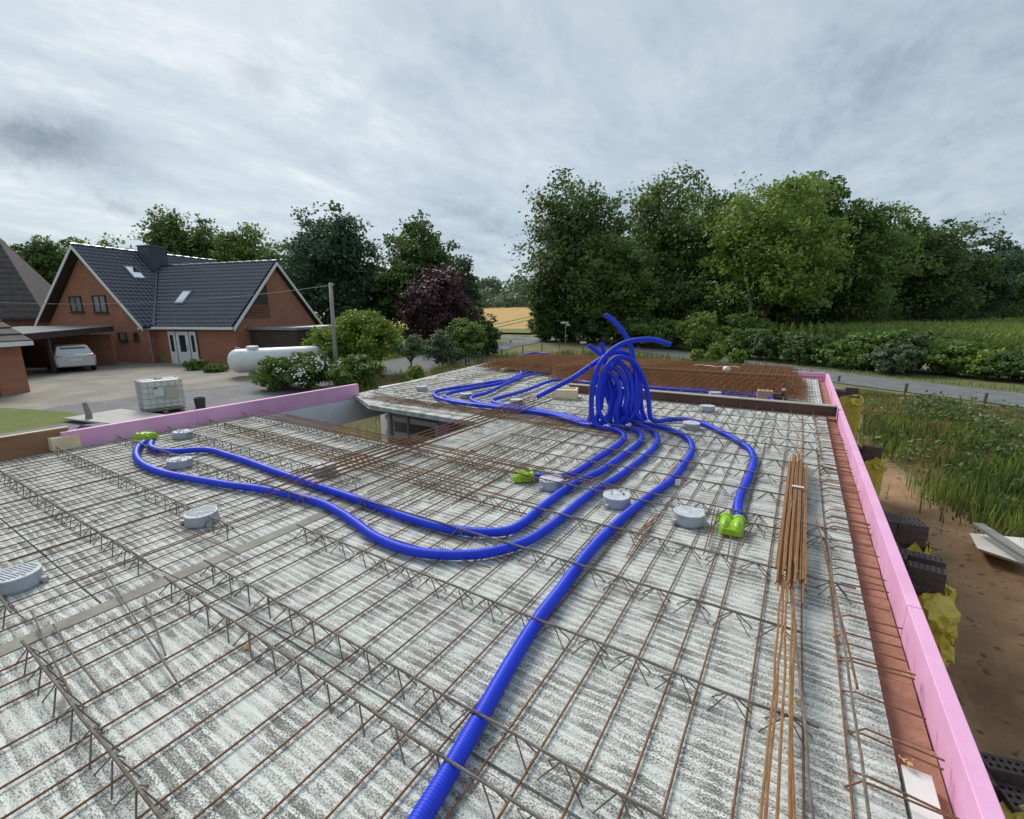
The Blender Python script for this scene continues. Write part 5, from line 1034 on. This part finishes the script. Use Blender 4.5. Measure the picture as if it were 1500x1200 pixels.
LG_yel = leaf_mat('leaf_yellowgreen', (0.1008, 0.1705, 0.0186), (0.2720, 0.3520, 0.0480)); LG_pur = leaf_mat('leaf_purple', (0.0465, 0.0217, 0.0279), (0.1360, 0.0640, 0.0672), .12); LG_grey = leaf_mat('leaf_greygreen', (0.0853, 0.1240, 0.0620), (0.1920, 0.2480, 0.1280)); LG_olive = leaf_mat('leaf_olive', (.062, .115, .026), (.19, .27, .06)); LG_blue = leaf_mat('leaf_bluegreen', (.036, .085, .048), (.10, .17, .085))
def T(name, px, top, hw, d, col, label, group=None, base=None, **k):
    b_ = D(px, 500, d); b_.z = H(b_.x, b_.y); hgt = ztop(top, d) - b_.z
    if k.pop('zb', None): pass
    return tree_obj(name, b_, hgt, hw / F_PX * d, col, label, group, **k)
WOODG = None
wood = [(838, 266, 84, 56, LG_dark, 'tall dark tree at the left end of the wood with sky gaps', dict(nl=15000, leaf=.34, lobes=30, cb=.02)),
        (965, 268, 98, 60, LG_olive, 'broad olive green tree behind the left part of the wood', dict(nl=13000, leaf=.36, lobes=22)),
        (905, 335, 62, 50, LG_mid, 'shorter mid green tree in front of the tall dark tree', dict(nl=12000, leaf=.3, lobes=20, cb=.02)),
        (1035, 285, 62, 62, LG_dark, 'dark round tree peeping out behind the big bright tree', dict(nl=9000, leaf=.36)),
        (1110, 262, 92, 47, LG_lite, 'biggest bright green tree with a pale bent limb', dict(nl=18000, leaf=.3, lobes=30, cb=.10)),
        (1160, 248, 48, 54, LG_mid, 'highest tree top of the wood behind the bright tree', dict(nl=9000, leaf=.33)),
        (985, 395, 70, 52, LG_dark, 'low dark tree filling the shade between the big trees', dict(nl=9000, leaf=.32, cb=.0)),
        (1235, 300, 62, 52, LG_mid, 'mid green tree right of the bright tree with tufted top', dict(nl=12000, leaf=.31, lobes=22, cb=.04)),
        (1290, 322, 62, 60, LG_olive, 'olive tree set back in the right half of the wood', dict(nl=8000, leaf=.36)),
        (1345, 318, 72, 58, LG_dark, 'wide dark tree with feathery top in the right half of the wood', dict(nl=14000, leaf=.33, lobes=24, cb=.06)),
        (1405, 345, 56, 64, LG_blue, 'blue green tree at the thin right end of the wood', dict(nl=8000, leaf=.36)),
        (1462, 362, 46, 68, LG_dark, 'loose tree with sky gaps beyond the right end of the wood', dict(nl=6000, leaf=.36, lobes=18)),
        (1520, 378, 45, 72, LG_blue, 'rounded bluish tree standing beyond the loose tree with sky gaps', dict(nl=5000, leaf=.36)),
        (1190, 372, 70, 55, LG_dark, 'dense dark tree in the shade below the tufted tree', dict(nl=9000, leaf=.33, cb=.0)),
        (800, 395, 30, 56, LG_dark, 'low dark tree leaning over the grain field', dict(nl=6000, leaf=.32, cb=.0))]
for k, (px, top, hw, d, col, lab, kw) in enumerate(wood): T('broadleaf_tree', px, top, hw, d, col, lab, None, seed=k, **kw)
# understorey along the wood edge
und = [(845, 440, 50, 58, LG_dark, 'dark undergrowth below the tall dark tree'), (905, 445, 50, 52, LG_blue, 'bluish undergrowth below the mid green tree'), (1010, 440, 50, 54, LG_dark, 'dark undergrowth behind the light round shrub'), (1235, 410, 56, 58, LG_dark, 'dark undergrowth below the tufted tree'), (1320, 405, 60, 62, LG_blue, 'bluish undergrowth below the wide dark tree'), (1400, 408, 56, 68, LG_dark, 'dark undergrowth at the thin end of the wood'), (815, 462, 34, 57, LG_dark, 'dark shrub at the corner of the wood by the junction'), (868, 455, 42, 54, LG_dark, 'dark shrub under the left trees of the wood'), (930, 465, 44, 48, LG_dark, 'dark shrub behind the free pipe end'), (975, 468, 40, 44, LG_mid, 'mid green shrub left of the light round shrub'),
       (1032, 458, 40, 40, LG_lite, 'light green round shrub at the wood edge'), (1090, 462, 40, 41, LG_mid, 'mid green shrub right of the light round shrub'), (1080, 440, 40, 47, LG_dark, 'tall dark shrub under the bright tree'), (1130, 432, 45, 55, LG_dark, 'dark shrub at the left corner of the maize field'),
       (1190, 432, 46, 66, LG_grey, 'grey green shrub at the back of the maize left part'), (1245, 428, 46, 70, LG_olive, 'olive shrub at the back of the maize'), (1300, 430, 46, 72, LG_grey, 'grey green shrub at the back of the maize middle part'), (1360, 430, 46, 76, LG_olive, 'olive shrub behind the maize under the wide dark tree'), (1420, 422, 46, 78, LG_blue, 'blue green shrub at the back of the maize right part'), (1480, 430, 46, 80, LG_dark, 'dark shrub at the far right back of the maize')]
for k, (px, top, hw, d, col, lab) in enumerate(und): T('shrub', px, top, hw, d, col, lab, None, seed=50 + k, nl=4500, leaf=.26, lobes=12, cb=.0, shape='dome', cat='shrub', stems=2, trunk=.06)
# hedge in front of the maize along the lane
hed = [(1092, 480, 34, 34.5, LG_mid, 'mid green hedge shrub at the left end of the lane hedge'), (1140, 482, 38, 32.5, LG_dark, 'dark hedge shrub second along the lane hedge'), (1185, 487, 38, 30.5, LG_dark, 'dark hedge shrub with a hollow, third along the lane hedge'), (1235, 500, 38, 28.5, LG_mid, 'low mid green hedge shrub fourth along the lane'), (1290, 482, 52, 27.5, LG_mid, 'large spreading hedge shrub rising above the maize'), (1345, 486, 42, 26.5, LG_dark, 'dark hedge shrub right of the large spreading one'), (1318, 507, 36, 25.2, LG_grey, 'silvery shrub growing before the large spreading shrub'),
       (1398, 502, 42, 24.8, LG_mid, 'leafy hedge shrub right of the silvery shrub'), (1445, 510, 42, 23.6, LG_lite, 'lighter leafy hedge shrub near the low post'), (1492, 518, 44, 22.6, LG_dark, 'dark hedge shrub following the lighter leafy one by the lane'), (1545, 515, 46, 21.8, LG_mid, 'outermost mid green hedge shrub following the dark one by the lane')]
for k, (px, top, hw, d, col, lab) in enumerate(hed): T('hedge_shrub', px, top, hw, d, col, lab, None, seed=80 + k, nl=5200, leaf=.17, lobes=12, cb=.0, shape='dome', cat='shrub', stems=3, trunk=.04)
# trees behind the farmhouse and the garden
left = [(22, 348, 54, 52, LG_olive, 'olive tree behind the old barn roof', dict(nl=6000)), (85, 342, 44, 50, LG_dark, 'dark tree between barn and brick gable', dict(nl=6000)), (125, 338, 40, 56, LG_mid, 'tree top showing left of the brick gable peak', dict(nl=5000)), (195, 340, 50, 52, LG_mid, 'tree showing behind the dark chimney', dict(nl=6000)), (268, 298, 52, 55, LG_olive, 'feathery light tree rising above the house ridge', dict(nl=8000, lobes=22, shape='cone')), (322, 318, 50, 56, LG_olive, 'second feathery tree above the house ridge', dict(nl=6000, shape='cone')), (378, 322, 52, 54, LG_mid, 'mid green tree behind the wing ridge', dict(nl=7000)),
        (425, 350, 44, 50, LG_dark, 'dark tree behind the right brick gable', dict(nl=6000, cb=0.)), (490, 298, 72, 46, LG_blue, 'tall bluish tree right of the brick gable', dict(nl=15000, lobes=26, cb=.05)), (612, 315, 58, 47, LG_dark, 'tall tree behind the purple tree', dict(nl=11000, lobes=22)), (550, 380, 60, 48, LG_dark, 'low dark tree between the two tall garden trees', dict(nl=8000, cb=0.)), (678, 372, 24, 58, LG_blue, 'small loose tree right behind the purple tree', dict(nl=4000)),
        (640, 388, 54, 40, LG_pur, 'purple leaved tree in the garden', dict(nl=12000, leaf=.24, lobes=24, cb=.06)), (678, 440, 34, 46, LG_dark, 'dark bushy tree below the small loose tree', dict(nl=6000, cb=0.))]
for k, (px, top, hw, d, col, lab, kw) in enumerate(left): kw.setdefault('leaf', .3); T('garden_tree', px, top, hw, d, col, lab, None, seed=120 + k, **kw)
gs = [(525, 452, 62, 26, LG_yel, 'large bright yellow green bush behind the utility pole', dict(nl=12000, leaf=.15, lobes=20)), (448, 512, 46, 21, LG_dark, 'flowering dark shrub in front of the white gas tank', dict(nl=8000, leaf=.11)), (520, 517, 40, 20.5, LG_olive, 'olive shrub right of the flowering shrub', dict(nl=6000, leaf=.11)), (405, 520, 34, 21, LG_mid, 'shrub covering the middle of the gas tank', dict(nl=5000, leaf=.11)), (648, 482, 26, 29, LG_grey, 'rounded grey green shrub behind the notice plate', dict(nl=5000, leaf=.12)), (682, 463, 32, 31, LG_mid, 'rounded green shrub right of the notice plate', dict(nl=5500, leaf=.13)),
      (716, 456, 18, 38, LG_dark, 'dark shrub at the edge of the grain field', dict(nl=4500, leaf=.16)), (698, 478, 14, 36, LG_pur, 'small purple shrub below the dark shrub', dict(nl=2500, leaf=.13)), (795, 472, 14, 56, LG_mid, 'low shrub at the grain field corner', dict(nl=2500, leaf=.2)), (606, 533, 16, 22, LG_yel, 'small yellow green plant on the verge', dict(nl=1800, leaf=.09)), (480, 475, 36, 27, LG_yel, 'yellow green bush left of the utility pole', dict(nl=5000, leaf=.14))]
for k, (px, top, hw, d, col, lab, kw) in enumerate(gs): T('garden_shrub', px, top, hw, d, col, lab, None, seed=160 + k, cb=0., shape='dome', cat='shrub', stems=3, trunk=.03, **kw)
T('small_fruit_tree', 600, 487, 22, 25, LG_grey, 'small pale fruit tree with a crooked trunk on the garden lawn', None, seed=190, nl=2600, leaf=.10, cb=.42, shape='dome', lobes=12, trunk=.06)
for k, (px, top, hw, d, lab) in enumerate(((281, 523, 17, 26.5, 'clipped round bush right of the front door'), (309, 531, 17, 25.5, 'clipped low bush beside the gas tank'))): T('clipped_bush', px, top, hw, d, LG_mid, lab, None, seed=200 + k, nl=5000, leaf=.07, cb=0., shape='dome', lobes=22, fluff=.6, cat='bush', stems=1, trunk=.03)
# pale limb of the bright tree and white blossoms
lb = [D(1085, 430, 44.5), D(1093, 434, 44.4), D(1099, 444, 44.5), D(1099, 460, 44.6)]
bt = next(o for o in C.objects if o.get('label', '').startswith('biggest bright green')); MB().tube([p - bt.location for p in lb], [.10, .14, .17, .22], 7).build('pale_limb', mat('pale_bark', (.30, .25, .19), (.38, .33, .26), 6, .9), bt)
rng = np.random.default_rng(5); fl_o = next(o for o in C.objects if o.get('label', '').startswith('flowering dark')); n = 90
tcv = np.array([.87, -.49, 0]); sdv = np.array([.49, .87, 0]); cl3 = rng.normal(size=(9, 3)); ci = rng.integers(0, 9, n)
pts = tcv * (1.5 + .35 * rng.random((n, 1))) + sdv * (cl3[ci, :1] * .75 + rng.normal(size=(n, 1)) * .14) + np.array([0, 0, 1]) * (1.25 + cl3[ci, 1:2] * .28 + rng.normal(size=(n, 1)) * .1)
V_, F_ = leaf_quads(pts, np.tile(np.array([.7, -.4, .6]) / 1.005, (n, 1)), np.full(n, .085), rng, 1.0)
o = bpy.data.objects.new('blossom', fast_mesh('blossom', V_, F_, M_WHITE, None)); C.objects.link(o); o.parent = fl_o; o['kind'] = 'stuff'

def blades(name, pos, hgt, wid, col, tint, lean=.35, rng=None, segs=2):
    n = len(pos); rng = rng or np.random.default_rng(3); an = rng.uniform(0, 6.283, n); dr_ = np.column_stack([np.cos(an), np.sin(an), np.zeros(n)]); sd_ = np.column_stack([-np.sin(an), np.cos(an), np.zeros(n)])
    ln = rng.random((n, 1)) * lean * hgt[:, None]; up = np.zeros((n, 3)); up[:, 2] = hgt; w2 = sd_ * wid[:, None] / 2
    Vq = np.empty((n, 4, 3)); mid = pos + up * .55 + dr_ * ln * .35; Vq[:, 0] = pos - w2 * .8; Vq[:, 1] = pos + w2 * .8; Vq[:, 2] = mid + w2; Vq[:, 3] = mid - w2
    tip = pos + up + dr_ * ln; V2 = np.empty((n, 4, 3)); V2[:, 0] = mid - w2; V2[:, 1] = mid + w2; V2[:, 2] = tip + w2 * .15; V2[:, 3] = tip - w2 * .15
    Vv = np.concatenate([Vq.reshape(-1, 3), V2.reshape(-1, 3)]); Ff = np.arange(n * 8).reshape(-1, 4); t = np.concatenate([np.repeat(tint, 4), np.repeat(tint, 4)])
    o = bpy.data.objects.new(name, fast_mesh(name, Vv, Ff, col, t)); C.objects.link(o); o['kind'] = 'stuff'; return o
Hv = np.vectorize(H)
def inside(poly, x, y):
    c = np.zeros(len(x), bool); j = len(poly) - 1
    for i in range(len(poly)):
        xi, yi = poly[i][0], poly[i][1]; xj, yj = poly[j][0], poly[j][1]
        if yi != yj: c ^= ((yi > y) != (yj > y)) & (x < (xj - xi) * (y - yi) / (yj - yi) + xi)
        j = i
    return c
R2A = np.array([[p.x, p.y] for p in road2])
def near_lane(x, y):
    d = np.full(len(x), 1e9)
    for a, b in zip(R2A[:-1], R2A[1:]):
        ab = b - a; t = np.clip(((x - a[0]) * ab[0] + (y - a[1]) * ab[1]) / (ab @ ab), 0, 1); d = np.minimum(d, np.hypot(x - a[0] - ab[0] * t, y - a[1] - ab[1] * t))
    return d
def scatter(poly, n, rng, clump=None):
    xs = [p[0] for p in poly]; ys = [p[1] for p in poly]; x = rng.uniform(min(xs), max(xs), n * 3); y = rng.uniform(min(ys), max(ys), n * 3)
    k = inside(poly, x, y); x, y = x[k][:n], y[k][:n]
    if clump:
        cx_ = rng.choice(len(x), clump); m = rng.integers(0, clump, len(x)); x = x[cx_[m]] + rng.normal(size=len(x)) * .36; y = y[cx_[m]] + rng.normal(size=len(x)) * .36
    return np.column_stack([x, y, Hv(x, y) - .02])
LG_dry = leaf_mat('grass_dry', (.20, .15, .055), (.36, .27, .12), .3); LG_grass = leaf_mat('grass_green', (.06, .10, .016), (.15, .19, .04), .3); LG_weed = leaf_mat('weed_green', (.045, .085, .016), (.13, .19, .04), .3)
rng = np.random.default_rng(11)
meadow = [P(1240, 568, 0), P(1500, 600, 0), P(1760, 640, 0), P(1800, 900, -.3), P(1560, 850, -.5), P(1420, 765, -.5), P(1330, 690, -.5), P(1275, 645, -.5), P(1236, 600, -.4)]
p_ = scatter(meadow, 42000, rng); o = blades('dry_grass', p_, (.09 + .17 * rng.random(len(p_))) * np.clip(near_lane(p_[:, 0], p_[:, 1]) / 8, .25, 1), .012 + .014 * rng.random(len(p_)), LG_dry, rng.random(len(p_)), .6, rng); tag(o, 'dry straw coloured grass on the meadow before the hedge lane')
p_ = scatter(meadow, 15000, rng, 85); o = blades('green_grass', p_, (.1 + .26 * rng.random(len(p_))) * np.clip(near_lane(p_[:, 0], p_[:, 1]) / 9, .15, 1), .014 + .02 * rng.random(len(p_)), LG_grass, rng.random(len(p_)), .5, rng); tag(o, 'tufts of green meadow grass before the hedge lane')
weeds = [P(1250, 605, -.2), P(1330, 590, -.2), P(1560, 615, 0), P(1800, 700, 0), P(1800, 900, -.3), P(1560, 850, -.5), P(1440, 770, -.5), P(1335, 690, -.5), P(1270, 640, -.5)]
p_ = scatter(weeds, 8500, rng, 42); o = blades('tall_weeds', p_, (.2 + .42 * rng.random(len(p_)) ** 1.5) * np.clip((near_lane(p_[:, 0], p_[:, 1]) - 3) / 8, .1, 1), .018 + .02 * rng.random(len(p_)), LG_weed, rng.random(len(p_)), .35, rng); tag(o, 'tall bright green weeds growing beside the bare soil')
p_ = scatter(weeds, 6500, rng, 30); o = blades('light_weeds', p_, (.22 + .42 * rng.random(len(p_)) ** 1.5) * np.clip((near_lane(p_[:, 0], p_[:, 1]) - 3) / 8, .1, 1), .016 + .02 * rng.random(len(p_)), leaf_mat('light_weed', (.13, .19, .03), (.28, .34, .08), .3), rng.random(len(p_)), .3, rng); tag(o, 'clumps of light yellow green weeds in the meadow')
# broad weed leaves
b_ = scatter(weeds, 80, rng); k = 60; pts = (b_[:, None] + rng.normal(size=(len(b_), k, 3)) * np.array([.24, .24, .14]) + np.array([0, 0, .22])).reshape(-1, 3); pts[:, 2] = np.maximum(pts[:, 2], Hv(pts[:, 0], pts[:, 1]) + .03)
nr = rng.normal(size=pts.shape) * .5 + np.array([0, -.15, .8]); nr /= np.linalg.norm(nr, axis=1, keepdims=True); V_, F_ = leaf_quads(pts, nr, .045 + .05 * rng.random(len(pts)), rng, 1.9)
o = bpy.data.objects.new('leafy_weeds', fast_mesh('leafy_weeds', V_, F_, leaf_mat('weed_leaf', (.06, .10, .025), (.15, .20, .06)), np.repeat(np.repeat(rng.random(len(b_)), k), 4))); C.objects.link(o); tag(o, 'broad leaved weeds mixed in the meadow beside the bare soil', kind='stuff')
# verges of the lanes
v1 = ribbon([Vector(p) + (Vector((-(road2[min(i + 1, 8)] - road2[max(i - 1, 0)]).y, (road2[min(i + 1, 8)] - road2[max(i - 1, 0)]).x, 0)).normalized() * 2.6) for i, p in enumerate(road2)], 1.3)
p_ = scatter(v1, 14000, rng); o = blades('verge_grass', p_, .12 + .25 * rng.random(len(p_)), .014 + .014 * rng.random(len(p_)), LG_grass, rng.random(len(p_)), .6, rng); tag(o, 'grass verge between the lane and the hedge')
bk_ = [P(505, 566, 0), P(640, 545, 0), P(800, 518, 0), P(1000, 530, 0), P(1210, 556, 0), (.8, 15.4), (-9.5, 15.4), (-10.5, 7)]
p_ = scatter(bk_, 17000, rng); o = blades('bank_grass', p_, .18 + .4 * rng.random(len(p_)), .012 + .014 * rng.random(len(p_)), LG_dry, rng.random(len(p_)), .6, rng); tag(o, 'dry grass bank between the far slab edge and the garden lane')
p_ = scatter(bk_, 12000, rng, 160); o = blades('bank_weeds', p_, .3 + .5 * rng.random(len(p_)), .016 + .02 * rng.random(len(p_)), LG_grass, rng.random(len(p_)), .5, rng); tag(o, 'green weeds on the bank behind the far slab edge')
for k, (px, top, hw, d, lab) in enumerate(((1022, 512, 14, 29, 'light green weed clump behind the cable on the mats'), (1050, 503, 18, 29.5, 'tall light green weed clump behind the far pink rim'), (1082, 512, 16, 28, 'light green weed clump right of the tall one behind the rim'))): T('weed_clump', px, top, hw, d, LG_yel, lab, None, seed=220 + k, nl=1800, leaf=.12, cb=0., shape='cone', lobes=10, cat='weeds', stems=4, trunk=.015)
lw = [P(640, 505, 0), P(560, 535, 0), P(620, 526, 0), P(705, 507, 0)]
p_ = scatter(lw, 9000, rng); o = blades('lawn_edge', p_, .06 + .2 * rng.random(len(p_)), .014 + .01 * rng.random(len(p_)), LG_grass, rng.random(len(p_)), .6, rng); tag(o, 'grass at the garden side of the lane')
# maize
mz = [P(1085, 505, .5), P(1200, 515, .2), P(1350, 525, 0), P(1500, 538, 0), P(1900, 590, 0), (95, 75), (110, 150), (40, 165), (3, 80), (-6, 62)]
sheet('field', [(p[0], p[1]) for p in mz], .02, mat('field_soil', (.12, .08, .05), (.17, .12, .08), 2, .95), 6.0, 'soil under the maize field')
x_, y_ = np.meshgrid(np.arange(-12, 112, .75), np.arange(30, 166, .42)); x_ = x_.ravel() + rng.normal(size=x_.size) * .06; y_ = y_.ravel() + rng.normal(size=y_.size) * .06
dist = np.hypot(x_, y_); k_ = inside(mz, x_, y_) & (rng.random(len(x_)) < np.clip(60 / dist, 0, 1) ** 1.5) & (x_ < 12 + (y_ - 30) * 1.15); x_, y_ = x_[k_], y_[k_]; n = len(x_); base = np.column_stack([x_, y_, Hv(x_, y_)])
hh = 1.85 + .35 * rng.random(n); P_ = []; HH = []; 
V_all = []; t_all = []
for j in range(5):
    an = rng.uniform(0, 6.283, n); d_ = np.column_stack([np.cos(an), np.sin(an), np.zeros(n)]); s_ = np.column_stack([-np.sin(an), np.cos(an), np.zeros(n)]) * .05; r0 = base + np.array([0, 0, 1]) * (hh * (.42 + .12 * j))[:, None]; Lf_ = (.42 + .25 * rng.random(n))[:, None]
    m_ = r0 + d_ * Lf_ * .55 + np.array([0, 0, .26]); t_ = r0 + d_ * Lf_ * 1.1 + np.array([0, 0, .05])
    q_ = np.stack([r0 - s_ * .6, r0 + s_ * .6, m_ + s_, m_ - s_], 1); V_all.append(q_.reshape(-1, 3)); q_ = np.stack([m_ - s_, m_ + s_, t_ + s_ * .2, t_ - s_ * .2], 1); V_all.append(q_.reshape(-1, 3)); t_all += [np.repeat(rng.random(n) * .8 + .2 * (j / 6), 4)] * 2
s_ = np.tile(np.array([.02, .01, 0]), (n, 1)); tp = base + np.array([0, 0, 1]) * hh[:, None]; q_ = np.stack([base - s_, base + s_, tp + s_ * .5, tp - s_ * .5], 1); V_all.append(q_.reshape(-1, 3)); t_all.append(np.repeat(rng.random(n), 4))
tz = tp + np.array([0, 0, .25]) + rng.normal(size=(n, 3)) * .04; q_ = np.stack([tp - s_, tp + s_, tz + s_ * .6, tz - s_ * .6], 1); V_all.append(q_.reshape(-1, 3)); t_all.append(np.full(n * 4, 1.0))
V_all = np.concatenate(V_all); o = bpy.data.objects.new('maize', fast_mesh('maize', V_all, np.arange(len(V_all)).reshape(-1, 4), leaf_mat('maize_leaf', (.08, .145, .022), (.26, .33, .065), .3), np.concatenate(t_all))); C.objects.link(o); tag(o, 'green maize crop in rows behind the lane hedge', kind='stuff')
# wheel tracks through the grain
for x0, x1 in ((-50.5, -74), (-47.5, -69)):
    sheet('path', [(x0, 68), (x0 + .7, 68), (x1 + .9, 150), (x1, 150)], .30, M_LAWN, 6.0, 'green wheel track through the golden grain field')
sheet('verge', [(-75, 60.5), (-36, 62.5), (-33.5, 68), (-36, 70), (-80, 68)], .27, M_LAWN, 6.0, 'grass strip along the near edge of the grain field')
# distant wooded hill
hp_ = []; hn_ = []; ht_ = []
for k in range(150):
    px = rng.uniform(560, 860); d = rng.uniform(215, 330); topy = 404 + abs(px - 740) * .04 + rng.uniform(0, 22) + (330 - d) * .13; c = D(px, 500, d); zt_ = ztop(topy, d); r_ = rng.uniform(5, 9); m = 300; u = rng.normal(size=(m, 3)); u[:, 2] = np.abs(u[:, 2]) * .9; u /= np.linalg.norm(u, axis=1, keepdims=True)
    cc = np.array([c.x, c.y, zt_ - r_]); pp = cc + u * r_ * (.8 + .3 * rng.random((m, 1))); lowm = rng.random(m) < .45; pp[lowm, 2] -= rng.random(lowm.sum()) * 14; hp_.append(pp); hn_.append(u + rng.normal(size=u.shape) * .4); ht_.append(np.full(m, rng.random()) * .6 + rng.random(m) * .4)
hp_ = np.vstack(hp_); hn_ = np.vstack(hn_); hn_ /= np.linalg.norm(hn_, axis=1, keepdims=True); V_, F_ = leaf_quads(hp_, hn_, np.full(len(hp_), 1.5), rng, 1.3)
o = bpy.data.objects.new('distant_wood', fast_mesh('distant_wood', V_, F_, leaf_mat('leaf_far', (0.0697, 0.1162, 0.0697), (0.1600, 0.2160, 0.0960)), np.repeat(np.concatenate(ht_), 4))); C.objects.link(o); tag(o, 'far wooded hill beyond the golden grain field', kind='stuff')
# spoil heap behind the far rim
bm = bmesh.new(); bmesh.ops.create_icosphere(bm, subdivisions=4, radius=1)
for v in bm.verts:
    f = 1 + .12 * math.sin(v.co.x * 7 + v.co.y * 5) + .1 * math.sin(v.co.y * 11 + 1) + random.uniform(-.05, .05); v.co = Vector((v.co.x * 2.6 * f, v.co.y * 1.4 * f, max(v.co.z, -.1) * 1.5 * f))
me = bpy.data.meshes.new('spoil_heap'); bm.to_mesh(me); bm.free(); me.materials.append(M_DIRT); o = bpy.data.objects.new('spoil_heap', me); C.objects.link(o); o.location = (-3.9, 17.6, -.2); tag(o, 'heap of dug soil behind the far pink rim', 'soil heap')
